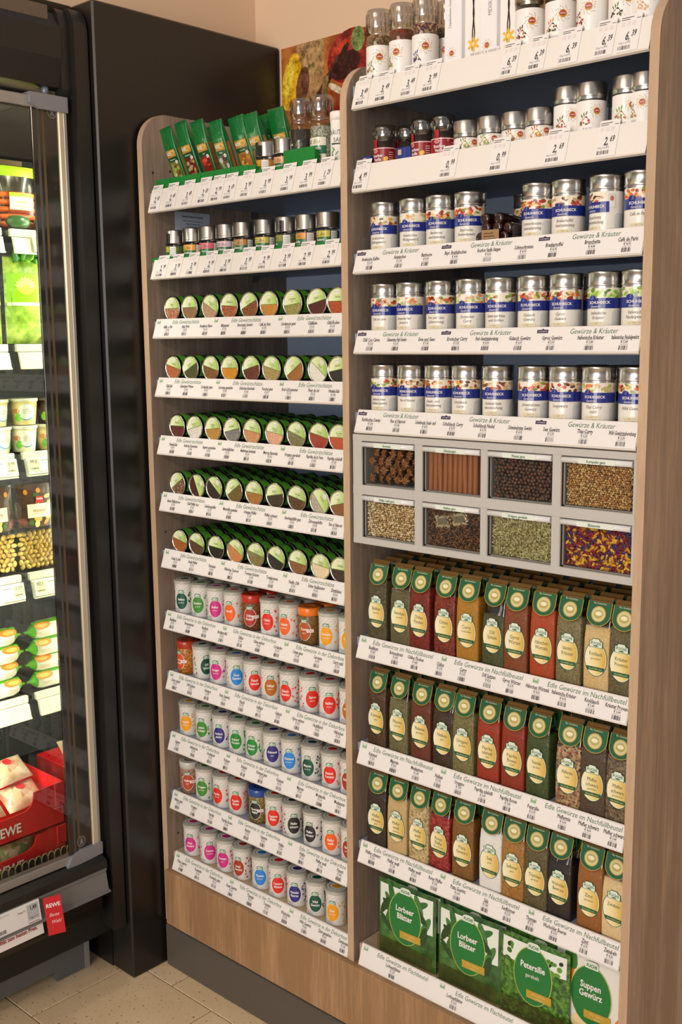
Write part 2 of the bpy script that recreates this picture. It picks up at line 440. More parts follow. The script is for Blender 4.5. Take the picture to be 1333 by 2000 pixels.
for k in range(7):                                                                 # bundle of cinnamon
    a = .85 + .05 * random.uniform(-1, 1); cx, cy = .155 + .009 * k * .8, T - .10 + .006 * k
    dx, dy = cos(a) * .05, sin(a) * .05; nx, ny = -sin(a) * .0055, cos(a) * .0055
    pp.pg([(cx - dx - nx, cy - dy - ny), (cx + dx - nx, cy + dy - ny), (cx + dx + nx, cy + dy + ny), (cx - dx + nx, cy - dy + ny)], PM(random.choice(('#2c150c', '#42210f', '#4f2b15')), .45), .0006 + .00003 * k)
for k in range(6): pp.pg([(.135 + k * .004, T - .16), (.139 + k * .004, T - .16), (.15 + k * .003, T - .09), (.147 + k * .003, T - .09)], PM('#8a6a3a', .5), .0009 + .00002 * k)
pp.ell(.19, T - .125, .03, .008, PM('#e5cfae', .4), .001, rot=-.5)
for k in range(46):                                                                # dried chillies
    cx, cy = random.uniform(.12, .285), T - random.uniform(.13, .30); a = random.uniform(0, 3)
    pp.ell(cx, cy, random.uniform(.008, .02), random.uniform(.004, .009), PM(random.choice(('#7c1208', '#a3200c', '#c43a14', '#d8602a', '#5c0c06', '#e08a52')), .35), .001 + .00002 * k, n=9, rings=1, rot=a)
po = thing('wall_poster', 'colour poster of lemon, cinnamon and dried chillies on the cream wall', 'poster', W(-1.846, 1.8195, .657 - .46))
obj('board', pb, po); obj('printed_picture', pp, po)

# pale notice stuck on the inner oak side
nb = MB(); N0 = onX(341, 412, XA2); N1 = onX(410, 447, XA2)
ny0, ny1, nz1, nz0 = N0.y * S, N1.y * S, N0.z * S + H0, N0.z * S + H0 - .062
nb.map = lambda u, v, o: (.0004 + o, u, v)
nb.q2(0, 0, ny1 - ny0, nz1 - nz0, M('#cfd6e4', .6), 0)
pt = MB(nb.map); w_ = ny1 - ny0; h_ = nz1 - nz0; NI = M('#4a5570', .7)
pt.txt('Gewürz-Sortiment mit System', w_ / 2, h_ * .84, .0066, NI, sx=.8, bold=True, res=1)
for k, s_ in enumerate(('Nachbestellungen nehmen wir gerne', 'telefonisch entgegen unter', 'unserer Rufnummer')): pt.txt(s_, w_ / 2, h_ * (.68 - .11 * k), .0052, NI, sx=.8, res=1)
pt.txt('05421/309-0', w_ * .5, h_ * .25, .012, M('#2a3040', .7), bold=True, sx=.9)
no = thing('paper_notice', 'small pale blue paper notice with a phone number on the oak side', 'notice', (XA2 * S, ny0, nz0))
obj('sheet', nb, no); obj('lettering', pt, no)

# ------------------------------------------------------------------ price rail inserts
def rail_thing(name, label, cat, bay, row, u, group, extra=0.0):
    """empty on the rail face: local x along the rail, local y up its slope, local z out of it"""
    o, sl, n, h = rail_map(bay, row); t = thing(name, label, cat, o + Vector((u, 0, 0)) + n * (.0006 + extra), 0, group)
    t.rotation_euler = Matrix((Vector((1, 0, 0)), sl, n)).transposed().to_euler(); return t, h
flatZ = lambda u, v, o: (u, v, o)
def price_tag(bay, row, pxl, pxr, price, what, py):
    yt = YF + DYR; xa = onY(pxl, py, yt).x; xb = onY(pxr, py, yt).x; x0 = XL0 if bay == 'L' else XR0
    u = (xa - x0) * S; w = (xb - xa) * S; _, _, _, hh = rail_map(bay, row); h = hh + .009
    t, _ = rail_thing('price_tag', 'white paper price tag reading %s in front of the %s' % (price, what), 'price tag', bay, row, u, 'paper price tags on the upper rails')
    obj('card', MB().box(0, w, .003, h, 0, .0004, PAPER), t)
    p = MB(flatZ); o = .0006
    p.q2(.002, h - .0052, w * .62, h - .004, INK, o); p.q2(.002, h - .0083, w * .45, h - .0072, INK, o); p.q2(w * .75, h - .0083, w * .95, h - .0074, INK, o)
    for k in range(3): p.q2(.003 + .009 * k, h - .018, .0045 + .009 * k + .004, h - .0115, PINK, o)
    a, c = price.split(',')
    p.txt(a + ',', w * .34, h * .45, .0185, INK, o, bold=True, sx=.60, sh=.18, al='l'); p.txt(c, w * .62, h * .50, .0135, INK, o, bold=True, sx=.60, sh=.18, al='l')
    p.txt('100 g = %s €' % price, .002, h * .28, .0048, INK, o, sx=.7, al='l', res=1, sh=.15)
    p.bars(w * .36, h * .155, w * .58, .0062, INK, o, 11)
    obj('print', p, t)
HEADW = {'Edle Gewürzschätze': .094, 'Edle Gewürze in der Dekorbox': .140, 'Gewürze & Kräuter': .087, 'Edle Gewürze im Nachfüllbeutel': .152, 'Edle Gewürze im Flachbeutel': .134}
def label_strip(bay, row, header, names, prices, xs, what, style):
    """printed paper insert of a whole rail; xs are the product centres in metres along the rail"""
    L = rail_len(bay) * S; t, h = rail_thing('label_strip', 'printed white label strip under the %s, from %s to %s' % (what, names[0], names[-1]), 'label strip', bay, row, 0, 'printed label strips on the rails', .0002)
    obj('paper', MB().box(.002, L - .001, .0022, h - .0015, 0, .0004, PAPER), t)
    o = .0006; mod = .1795 * S if bay == 'L' else .1805 * S
    for k in range(4):
        u = .012 * S + mod * k
        if u + .012 > L: break
        p = MB(flatZ)
        if style == 'navy':
            p.q2(u - .010, h - .0115, u + .0115, h - .0055, LOGO_N, o); p.pg([(u - .002, h - .0055), (u + .0045, h - .0055), (u + .001, h - .0035)], LOGO_N, o)
            p.txt('SCHUHBECK', u + .001, h - .0085, .003, PAPER, o + .0002, res=1)
        else:
            p.q2(u - .006, h - .0125, u + .006, h - .004, LOGO_G, o); p.txt('FUCHS', u, h - .0092, .0036, HGREEN, o + .0002, res=1); p.ell(u, h - .0058, .0036, .0014, PAPER, o + .0002, 10, 1)
        obj('logo', p, t)
        hw = HEADW[header]; hu = u + .012 + hw / 2 + (mod - .024 - hw) * .45; sz = .0128
        if hu + hw / 2 < L:
            p = MB(flatZ); p.txt(header, hu, h - .0088, sz, HGREEN, o, sx=hw / (p.tw(header) * sz), sh=.12); obj('heading', p, t)
    for x, nm, pr in zip(xs, names, prices):
        if x > L - .006: continue
        p = MB(flatZ); sz = .0098; wn = p.tw(nm, True, 1) * sz; sx = min(.66, .048 / wn)
        p.txt(nm, x, h * .575, sz, INK, o + .0001, sx=sx, bold=True, res=1)
        p.q2(x - .007, h * .472, x + .007, h * .486, INKL, o)
        p.txt('€ ' + pr, x, h * .405, .0056, INK, o, sx=.85, bold=True, res=1); p.txt('100g € ' + pr, x, h * .315, .0038, INKL, o, sx=.8, res=1)
        p.bars(x, h * .19, .0165, .0072, INK, o, 9)
        obj('product_text', p, t)
# ------------------------------------------------------------------ product builders
CACHE = {}
def cached(key, fn):
    if key not in CACHE: CACHE[key] = fn()
    return CACHE[key]
def price(): return '%d,%d0' % (random.choice((3, 4, 4, 5, 6)), random.choice((2, 4, 6, 7, 8, 9)))

# round tins lying on their side, face to the front
RT, LT = .0285, .036
TINB = M('#35322e', .3, .8, name='tin_black_metal'); TINR = M('#b9b4a8', .25, 1, name='tin_rim')
TGREEN = gradmat('tin_label_green', [(0, '#e9ecc9'), (.45, '#cfe0a0'), (1, '#8fb53c')], 0, -.022, .026)
TBAND = M('#4f9a2c', .4, 0, .2, name='tin_band_green'); TBANDL = M('#5f9a2e', .4, name='tin_band_lime')
def tin_body():
    b = MB(); R = RT
    b.lathe([(R - .0035, .0022), (R - .0022, 0), (R - .0006, .0002), (R, .0018), (R, .0055), (R - .0008, .0062), (R - .0008, LT - .006), (R, LT - .005), (R, LT - .001), (R - .002, LT)], 36,
            [TINR, TINR, TINR, TINB, TINB, TINB, TINB, TINB, TINB], (0, 0, R), 'y', cap0=False)
    return b.mesh('body')
def tin_band():
    b = MB(cyl(1)); R = RT - .0008
    b.map = lambda u, v, o: ((R + o) * sin(u), v, RT + (R + o) * cos(u))
    b.q2(-1.9, .008, 2.3, LT - .007, TBAND, .0003, 30, 1); b.q2(-1.9, .008, 2.3, .0095, TBANDL, .0004, 30, 1)
    b.q2(1.0, .012, 1.5, .024, M('#2a3b22', .4), .0005, 4, 1); b.q2(1.55, .011, 1.62, .027, M('#c9dcae', .4), .0005)
    return b.mesh('side_label')
def tin(name, cols, tilt, fill):
    R = RT - .0034
    con = MB(lambda u, v, o: (u, .0023 - o, RT + v)); con.ell(0, 0, R, R, spice(*cols), 0, 32, 2)
    lab = MB(lambda u, v, o: (u, .0019 - o, RT + v)); t = radians(tilt)
    # green print covers the disc above a chord
    c = fill * R; a0 = math.asin(c / R); pts = [(R * cos(a), R * sin(a)) for a in [a0 + (pi - 2 * a0) * i / 22 for i in range(23)]]
    rp = lambda x, y: (x * cos(t) - y * sin(t), x * sin(t) + y * cos(t))
    lab.pg([rp(*p) for p in pts], TGREEN, 0)
    e = R * cos(a0); lab.pg([rp(-e, c), rp(e, c), rp(e * .98, c + .0011), rp(-e * .98, c + .0011)], M('#5d8a2a', .4), .0001)
    x, y = rp(0, R * .72); lab.ell(x, y, .0062, .0042, PAPER, .0001, 14, 1, t); lab.txt('FUCHS', x, y, .0034, HGREEN, .0002, rot=t, res=1)
    ws = name.split(' '); l1 = ws[0]; l2 = ' '.join(ws[1:])
    x, y = rp(0, R * .36); lab.txt(l1, x, y, .0062, M('#46522a', .6), .0002, rot=t, sx=min(.8, 7.2 / len(l1) * .8), res=1)
    if l2: x, y = rp(0, R * .17); lab.txt(l2, x, y, .0042, M('#46522a', .6), .0002, rot=t, sx=min(.8, 9. / len(l2) * .8), res=1)
    return con, lab
def make_tin(name, cols, tilt, fill, loc, label, rz=0):
    t = thing('spice_tin', label, 'tin', loc, rz, 'round green-labelled spice tins')
    obj('body', cached('tb', tin_body), t); obj('side_label', cached('tbd', tin_band), t)
    con, lab = tin(name, cols, tilt, fill); obj('window', con, t); obj('front_label', lab, t)
    return t

# white cardboard dekor jars
RJ, HJ = .0256, .083
LIDG = M('#8d8b7e', .45, name='jar_lid_grey'); LIDR = M('#b9b7aa', .4, name='jar_lid_ring')
JW = M('#eeeae4', .45, 0, .25, name='jar_white_card'); JTXT = M('#bdb6ac', .7, name='jar_fine_print')
def jar_body():
    b = MB(); R = RJ
    b.lathe([(R - .003, 0), (R - .0012, .0015), (R - .001, HJ - .012), (R, HJ - .010), (R, HJ - .002), (R - .001, HJ - .0005)], 36, JW)
    b.map = cyl(R - .001)
    for k in range(5):
        v = HJ - .016 - .0052 * k
        for i in range(13):
            u = -.07 + i * .0105 + (k % 2) * .004
            b.pg([(u, v), (u + .007, v + .0028), (u + .0068, v + .0037), (u - .0002, v + .0009)], JTXT, .0002)
    return b.mesh('body')
def jar_lid():
    b = MB(); R = RJ
    b.lathe([(R + .0003, HJ - .010), (R + .0006, HJ - .003), (R - .0008, HJ), (R - .0025, HJ + .0004), (R - .004, HJ - .0008), (R * .72, HJ - .0008), (R * .70, HJ + .0002), (R * .62, HJ + .0002), (R * .60, HJ - .0008), (.001, HJ - .0008)], 36, [LIDR, LIDG, LIDR, LIDG, LIDG, LIDR, LIDR, LIDG, LIDG], cap0=False)
    return b.mesh('lid')
def emblem(col):
    b = MB(lambda u, v, o: (u, v, HJ - .0006 + o)); m = M(col, .4)
    b.ell(0, 0, RJ * .5, RJ * .5, M('#a5a396', .4), 0, 20, 1); b.ell(0, 0, RJ * .42, RJ * .3, m, .0002, 18, 1)
    return b.mesh('lid_emblem')
def clear_body(cols):
    b = MB(); R = RJ - .001
    b.lathe([(R - .003, 0), (R, .003), (R, HJ - .02), (R - .002, HJ - .016)], 32, spice(*cols))
    return b.mesh('body')
def clear_lid(col):
    b = MB(); R = RJ; m = M(col, .3, 0, .4); d = M('#7a2a18' if col != '#2a4e9a' else '#26324e', .4)
    b.lathe([(R - .001, HJ - .018), (R + .0004, HJ - .017), (R + .0008, HJ - .002), (R - .001, HJ), (R - .004, HJ - .0006), (R * .7, HJ - .0006), (R * .68, HJ), (R * .5, HJ), (R * .48, HJ - .0006), (.001, HJ - .0006)], 32, [m, m, m, m, m, d, m, d, m], cap0=False)
    return b.mesh('lid')
def jar_label(name, col, kind, sticker=None):
    m = M(col, .4, 0, .2); b = MB(cyl(RJ - .001)); R = RJ - .001; cu = 0
    b.ell(cu, .0325, .0156, .0212, M('#f4f1ea', .4), .0002, 26, 3); b.ell(cu, .0325, .0146, .0202, m, .0004, 26, 3)
    b.pg([(cu - .0075, .050), (cu + .0075, .050), (cu + .0075, .0575), (cu + .004, .0595), (cu - .004, .0595), (cu - .0075, .0575)], M('#3f8a6a', .4), .0006)
    b.q2(cu - .0065, .051, cu + .0065, .0565, M('#dcead8', .4), .0008, 2); b.txt('FUCHS', cu, .0538, .0046, M('#2f7a58', .5), .001, res=1, bold=True)
    ws = name.split(' '); wt = M('#f6f2ec', .5)
    for k, w in enumerate(ws[:2]):
        small = k == 1 and w in ('gerebelt', 'gemahlen', 'ganz', 'würzer', 'geschnitten', 'edelsüß')
        b.txt(w, cu, .0365 - .0078 * k, .0052 if small else .0078, wt, .0008, sx=min(.8, 6.4 / len(w) * (.8 if not small else 1.1)), bold=not small, res=1 if small else 2)
    if kind == 'white':
        for k in range(13):                                   # leaves, berries and stems printed around
            u = random.uniform(.0165, .038); v = .008 + .05 * (k + random.random()) / 13
            if k % 3 == 0: b.ell(u, v, .0021, .0026, m, .0003, 10, 1)
            elif k % 3 == 1: b.ell(u, v, .0012, .004, m, .0003, 8, 1, random.uniform(-1, 1))
            else:
                b.q2(u, v - .004, u + .0006, v + .004, m, .0003); b.ell(u - .0012, v + .001, .0008, .002, m, .0004, 6, 1, .7); b.ell(u + .0018, v + .002, .0008, .002, m, .0004, 6, 1, -.7)
        for k in range(7):
            u = random.uniform(-.034, -.0205); v = .008 + .05 * (k + random.random()) / 7; b.ell(u, v, .0013, .003, m, .0003, 8, 1, random.uniform(-1, 1))
    elif sticker:
        b.q2(.006, .030, .021, .037, PAPER, .0012, 4); b.q2(.008, .0330, .018, .0342, M('#b0524a', .5), .0014, 3)
    return b
def make_jar(name, col, kind, loc, rz, label, cols=None, lid=None):
    t = thing('spice_jar', label, 'jar', loc, rz, 'small spice jars with oval labels')
    if kind == 'white':
        obj('body', cached('jb', jar_body), t); l = obj('lid', cached('jl', jar_lid), t); obj('lid_emblem', cached(('je', col), lambda: emblem(col)), l)
    else:
        obj('body', cached(('jc', cols), lambda: clear_body(cols)), t); obj('lid', cached(('jcl', lid), lambda: clear_lid(lid)), t)
    obj('label', jar_label(name, col, kind, True), t)
    return t

# tall cans with silver lid, food picture and blue band
RC, HC = .0287, .093
BLUE = M('#1c2b83', .3, 0, .5, name='can_blue'); CANW = M('#ece6dc', .35, 0, .5, name='can_white'); CANS = M('#d6d8dc', .35, 0, .5, name='can_side')
def can_body():
    b = MB(); R = RC - .0012
    b.lathe([(R - .001, 0), (R, .001), (R, .004), (R, .066), (R, .0725)], 40, [STEEL, STEEL, CANW, STEEL], cap1=False)
    b.map = cyl(R); b.q2(.042, .004, .075, .066, CANS, .0003, 8)
    return b.mesh('body')
def can_lid():
    b = MB(); R = RC
    b.lathe([(R - .0016, .069), (R - .0004, .0695), (R, .0705), (R - .0002, .0725), (R - .0007, .0735), (R - .0007, .0875), (R + .0001, .0885), (R + .0001, HC - .0015), (R - .0012, HC), (R - .003, HC - .0012), (.001, HC - .0012)], 40, STEEL, cap0=False)
    return b.mesh('lid')
PAL = {'tomato': ('#c2401e', '#dd6a2e', '#8e2312', '#e8c07a', '#7f8f35'), 'herb': ('#7c9a34', '#aec25a', '#e9e2cc', '#c4472a', '#4d6b22'), 'mix': ('#d9a43a', '#e8dcc0', '#a8402a', '#6e3f22', '#c9b27a'),
       'leek': ('#a9bd5c', '#dfe6c4', '#e0813a', '#cdb58a', '#f0e9d8'), 'nut': ('#c8a27a', '#e7d8b8', '#5a2f1c', '#c9462a', '#efe4cc'), 'green': ('#7fae3a', '#a7cf58', '#5c8a2c', '#cfe39a', '#93b84a')}
def can_label(text, pal, foto=False):
    R = RC - .0012; b = MB(cyl(R)); e = .0245
    b.q2(-e - .016, .050, e - .006 if foto else e + .014, .066, M('#efe6d4', .35, 0, .5), .0003, 14)
    cs = PAL[pal]
    for k in range(34):
        u = random.uniform(-e - .012, (e - .008 if foto else e + .011)); v = random.uniform(.050, .0635)
        b.ell(u, v, random.uniform(.0025, .0058), random.uniform(.0018, .0034), M(cs[k % 5], .35, 0, .5), .0004 + .00001 * k, 9, 1, random.uniform(-.7, .7))
    b.q2(-e - .016, .0335, e + .0 if foto else e + .014, .050, BLUE, .0009, 14)
    b.ell(-.012, .0497, .0065, .0052, BLUE, .0009, 16, 2)
    b.txt('S', -.012, .0515, .0085, M('#8f97c4', .4), .0011, sh=.4); b.txt('SCHUHBECK', .0, .0430, .0062, PAPER, .0011, bold=True, sx=.98); b.txt('Gewürze', -.006, .0368, .0054, PAPER, .0011, sh=.25, sx=.85)
    ws = text.split('|')
    for k, w in enumerate(ws[:2]): b.txt(w, -.002, .0265 - .0075 * k, .0074, M('#6a6259', .6), .0005, sx=min(.85, 12. / len(w) * .8), sh=.3)
    b.q2(-.018, .004, .010, .0125, M('#e4d9bf', .5), .0005, 6); b.ell(-.004, .0095, .010, .0018, M('#c9b98f', .5), .0007, 12, 1); b.txt('Feine Gewürze', -.004, .0062, .0028, INKL, .0007, res=1)
    if foto:
        b.q2(.0225, .040, .0345, .062, M('#dcdad6', .4, 0, .4), .0005, 4); b.ell(.0285, .0465, .0052, .0065, M('#e9e7e4', .4), .0007, 14, 1); b.ell(.0285, .0545, .0030, .0042, M('#b9745a', .5), .0009, 12, 1)
    return b
def make_can(text, pal, loc, rz, label, foto=False):
    t = thing('spice_can', label, 'can', loc, rz, 'silver-lidded cans with a blue band')
    obj('body', cached('cb', can_body), t); obj('lid', cached('cl', can_lid), t); obj('label', can_label(text, pal, foto), t)
    return t

# refill pouches with green header card
BW, BD = .050, .032
def section(w, d, z, n=5, r=.3):
    pts = []
    for sx, sy, a0 in ((1, -1, -pi / 2), (1, 1, 0), (-1, 1, pi / 2), (-1, -1, pi)):
        rr = min(w, d) * r * .5
        for k in range(n): a = a0 + pi / 2 * k / (n - 1); pts.append((sx * (w / 2 - rr) + rr * cos(a), sy * (d / 2 - rr) + rr * sin(a), z))
    return pts
def loft(mb, secs, mat, cap0=True, cap1=True):
    n = len(secs[0]); vs = [p for s in secs for p in s]; fs = []
    for k in range(len(secs) - 1):
        for i in range(n): j = (i + 1) % n; fs.append((k * n + i, k * n + j, k * n + n + j, k * n + n + i))
    if cap0: fs.append(tuple(reversed(range(n))))
    if cap1: fs.append(tuple((len(secs) - 1) * n + i for i in range(n)))
    return mb.add(vs, fs, mat, True)
def pouch_body(cols, hf):
    b = MB(); loft(b, [section(BW * .97, BD * .97, 0), section(BW, BD, .004), section(BW * 1.01, BD * 1.04, hf * .45), section(BW * .99, BD * .98, hf * .8), section(BW * .95, BD * .80, hf)], spice(*cols))
    return b.mesh('contents')
def pouch_film(hf):
    b = MB(); loft(b, [section(BW * .955, BD * .81, hf - .001), section(BW * .92, BD * .55, hf + (.150 - hf) * .4), section(BW * .86, .006, .146), section(BW * .86, .004, .156)], FILM, False)
    for k in range(3):                                        # creases of the folded film
        x = random.uniform(-.5, .5) * BW * .7; b.tube([(x, -BD * .42, hf), (x * .9 + .002, -BD * .26, hf + .012), (x * .8, -BD * .12, .144)], .0006, 4, M('#e9e6df', .15, 0, .6))
    return b.mesh('film')
HDG = M('#185c38', .35, 0, .4, name='header_card_green'); HDB = M('#7a5a2e', .4, 0, .3, name='header_card_brown'); GOLD = M('#c9a640', .35, .3, name='gold_print'); EMB = M('#d9cf9a', .35, .2, name='emblem_pale_gold')
def header_map(u, v, o):
    return (u, -BD * .53 + (v - .115) * .34 - o, v)
def header_card():
    b = MB(header_map); w = .0215
    for mat, g, o in ((GOLD, .0012, 0.), (HDG, 0, .0003)):
        b.ell(0, .1335, w + g, .0185 + g, mat, o, 18, 2, 0, pi, 2 * pi); b.q2(-w - g, .1335, w + g, .153, mat, o, 2)
    b.add([header_map(-w, .153, 0), header_map(w, .153, 0), (w, .004, .161), (-w, .004, .161)], [(0, 1, 2, 3)], HDB)
    b.add([(-w, .004, .161), (w, .004, .161), (w, .009, .135), (-w, .009, .135)], [(0, 1, 2, 3)], HDG)
    b.map = lambda u, v, o: (u, -BD * .36 + .0105 + (v) * .0145 - o * .5, .1532 + v * .0075 + o)
    b.txt('Bei Gewürzen', 0, .70, .0042, M('#e9dcb8', .5), .0004, res=1, sx=.9) if False else None
    return b.mesh('header_card')
def header_print():
    b = MB(header_map); b.ell(0, .1335, .0138, .0130, GOLD, .0006, 20, 1); b.ell(0, .1335, .0124, .0117, EMB, .0008, 20, 1); b.ell(0, .1335, .0086, .0070, M('#b8a75a', .4), .001, 14, 1)
    b.ell(0, .1345, .0064, .0036, M('#efe8c2', .4), .0012, 10, 1)
    b.txt('Bei Gewürzen', 0, .1510, .0044, M('#e9dcb8', .5), .0006, res=1, sx=.95)
    return b.mesh('emblem')
OVG = gradmat('oval_gold', [(0, '#f1e9c4'), (.45, '#ecd996'), (1, '#d3a945')], 0, -.016, .018)
def pouch_label(name, sub):
    c = .056; b = MB(lambda u, v, o: (u * 1.22, -BD * .52 - o, c + (v - c) * 1.14)); dg = M('#1f5a3a', .45)
    b.ell(0, c, .0178, .0265, dg, .0002, 26, 1); b.ell(0, c, .0168, .0255, M('#f6f1da', .4), .0003, 26, 1); b.ell(0, c, .0160, .0246, OVG, .0004, 26, 2)
    a = [-2.62 + (5.24 - pi) * i / 10 for i in range(11)]
    b.pg([(-.0145, c - .0118), (.0145, c - .0118), (.0132, c - .0155), (.0118, c - .0178), (-.0118, c - .0178), (-.0132, c - .0155)], dg, .0006)
    b.txt('Nachfüllbeutel', 0, c - .0148, .0038, M('#d9cf8a', .5), .0008, res=1, sx=.9)
    pts = [(-.0095, .0), (.0095, 0), (.0095, .0085), (.006, .0095), (.0045, .0125), (-.0045, .0125), (-.006, .0095), (-.0095, .0085)]
    b.pg([(x * 1.12, c + .0185 + (y - .006) * 1.12 + .006) for x, y in pts], dg, .0006); b.pg([(x, c + .0185 + y) for x, y in pts], M('#dfe9d6', .4), .0008)
    b.txt('FUCHS', 0, c + .0245, .0062, M('#2f6a4c', .5), .001, bold=True, sx=.85, res=1); b.ell(0, c + .0205, .0042, .0011, M('#2f6a4c', .5), .001, 10, 1)
    ws = name.split(' '); ink = M('#3f4a2c', .6)
    for k, w in enumerate(ws): b.txt(w, 0, c + .0085 - .0082 * k, .0084, ink, .0006, sx=min(.78, 8.2 / len(w) * .62))
    if sub: b.txt(sub, 0, c + .0085 - .0075 * len(ws), .005, ink, .0006, sx=.75, res=1)
    return b
def make_pouch(name, sub, cols, hf, loc, rz, label):
    t = thing('spice_pouch', label, 'pouch', loc, rz, 'clear refill pouches with green header cards')
    obj('contents', cached(('pb', cols, hf), lambda: pouch_body(cols, hf)), t); obj('film', cached(('pf', hf), lambda: pouch_film(hf)), t)
    h = obj('header_card', cached('ph', header_card), t); obj('emblem', cached('pe', header_print), h)
    obj('label', pouch_label(name, sub), t)
    return t

# ------------------------------------------------------------------ left bay rows 3 to 7: round tins
tin_rows = [
 (2, [335, 370, 411, 449, 489, 529, 576, 625, 667], (598, 582), [
  ('Ajillo e Olio', ('#8a4a30', '#a8684a', '#c49a78'), 0, .0), ('Asia Wok', ('#7d5c38', '#93714a'), 0, .02), ('Bergkorn Alpen', ('#a07a5e', '#b8947a'), -28, -.05), ('Blütenmix', ('#4a2648', '#b8702a', '#8a2a2a'), -4, .0),
  ('Bruschetta Gewürz', ('#6a2f18', '#8e5a2c'), 22, .05), ('Café de Paris', ('#b0742a', '#c08838'), 0, -.02), ('Cardamom ganz', ('#7c7436', '#a09a58'), 6, -.1), ('Chilifäden', ('#3a0e08', '#5c1a10'), 12, .02), ('Chili-Flocken', ('#8e3412', '#b8561e'), 0, .0)]),
 (3, [337, 372, 412, 450, 493, 534, 579, 627, 667], (713, 718), [
  ('Chili-Salz', ('#a2552c', '#b56a3c'), -14, .05), ('Chimichurri Würzer', ('#3a4022', '#56542c'), 26, .05), ('Coriander ganz', ('#5c3818', '#8a5c2c'), -14, .0), ('Curcuma gemahlen', ('#bd7a12', '#c98a1c'), 0, .02), ('Dänisches Rauchsalz', ('#4c1e10', '#6a3018'), 14, .1),
  ('Fenchel ganz', ('#8a7440', '#b09a60'), -14, .02), ('Fisch & Krustentier', ('#8c5420', '#a06a2e'), 34, .0), ('Fleur de Sel', ('#d9d2c6', '#e8e2d8'), -38, .05), ('Hawaii-Salz', ('#141210', '#2a2620'), 10, .0)]),
 (4, [345, 380, 417, 455, 495, 540, 584, 629, 668], (828, 848), [
  ('Hawaii-Salz', ('#4c221a', '#6a342a'), 0, .02), ('Indische Pyramiden', ('#cdc6bb', '#e2dcd2'), 14, .0), ('Ingwer gemahlen', ('#a8792f', '#b88a44'), 6, .0), ('Lavendelblüten', ('#565060', '#8a8478'), 12, .0), ('Mediterranes Gewürzsalz', ('#b2764a', '#c68e62'), -8, .0),
  ('Murray Riversalz', ('#c88f6c', '#dba888'), -8, .0), ('Oregano gerebelt', ('#585430', '#7c7448'), -18, .0), ('Paprika de la Vera', ('#8a1f0c', '#9c2a12'), -12, .06), ('Paprika edelsüß', ('#a8401a', '#b85024'), 0, .0)]),
 (5, [346, 384, 419, 459, 499, 541, 585, 631, 669], (940, 977), [
  ('Bunte Pfefferkörner', ('#2a1c14', '#6a4a34', '#a8886a'), 32, .05), ('Chili Pfeffer hot', ('#2a0e0a', '#5a2014'), -66, -.1), ('Cubebenpfeffer', ('#1c120c', '#3a281a'), -40, .05), ('Minzpfeffer gemahlen', ('#5c4a1e', '#75602c'), 34, .1), ('Orangen Pfeffer', ('#8c561e', '#b07c3c'), -4, .0),
  ('Pfeffer schwarz', ('#2a2012', '#463620'), 10, .05), ('Szechuanpfeffer ganz', ('#38240f', '#6a4a28'), -12, .0), ('Zitronenpfeffer', ('#9a907c', '#bab09a'), -52, -.2), ('Ras el Hanout', ('#7a4a1e', '#8a5a2a'), 14, .0)]),
 (6, [350, 384, 423, 462, 503, 544, 588, 634, 667], (1052, 1103), [
  ('Steak & Grill', ('#93501f', '#a8642c'), -12, .05), ('Steak Pfeffer', ('#3c2816', '#6a4a2c'), -16, .05), ('Sternanis', ('#14100c', '#241a12'), -4, .0), ('Hähnchen Tandoori', ('#b8703c', '#c68048'), -28, .1), ('Toscaner Kräuter', ('#6a5f34', '#8a7c4c'), -12, .08),
  ('Tonkabohnen', ('#14120e', '#2c281c'), -22, .0), ('Vanille Chili', ('#6c4426', '#94663a'), -6, -.05), ('Echter Vanillezucker', ('#d8c29c', '#e4d2b0'), -8, .05), ('Zimtblüten', ('#2c2016', '#4a382a'), 0, .0)])]
YT = 1.4165
for row, pxs, (pya, pyb), items in tin_rows:
    zs = surf('L', row); xs = []
    for i, (px, it) in enumerate(zip(pxs, items)):
        x = onY(px, pya + (pyb - pya) * i / 8, YT).x
        if i == 8: x = min(x, XB - .001 - RT / S)
        xs.append(x)
    for i in range(1, len(xs)): xs[i] = max(xs[i], xs[i - 1] + 2 * RT / S + .0006)
    d = xs[-1] - (XB - .001 - RT / S)
    if d > 0: xs = [x - d * i / 8 for i, x in enumerate(xs)]
    deep = 2 if row < 4 else 5
    for i, (x, (nm, cols, tilt, fill)) in enumerate(zip(xs, items)):
        cn = {(3, 8): 'black ', (4, 0): 'dark red '}.get((row, i), '')
        t = make_tin(nm, cols, tilt, fill, W(x, YT, zs), 'round spice tin with lime label reading %s, %sspice in its window' % (nm, cn))
        for k in range(1, deep):
            jy = random.uniform(0, .002)
            dup(t, W(x + random.uniform(-.0004, .0004), YT + (LT / S + .0012) * k + jy * (k > 0) * .4, zs), 'round green-banded spice tin %s behind the %s%s tin' % (('', 'directly', 'second in line', 'third in line', 'fourth in line')[k], cn, nm), skip=('front_label',) if False else ())
    names = [it[0] for it in items]
    label_strip('L', row, 'Edle Gewürzschätze', names, [price() for _ in names], [(x - XL0) * S for x in xs], 'tins', 'green')

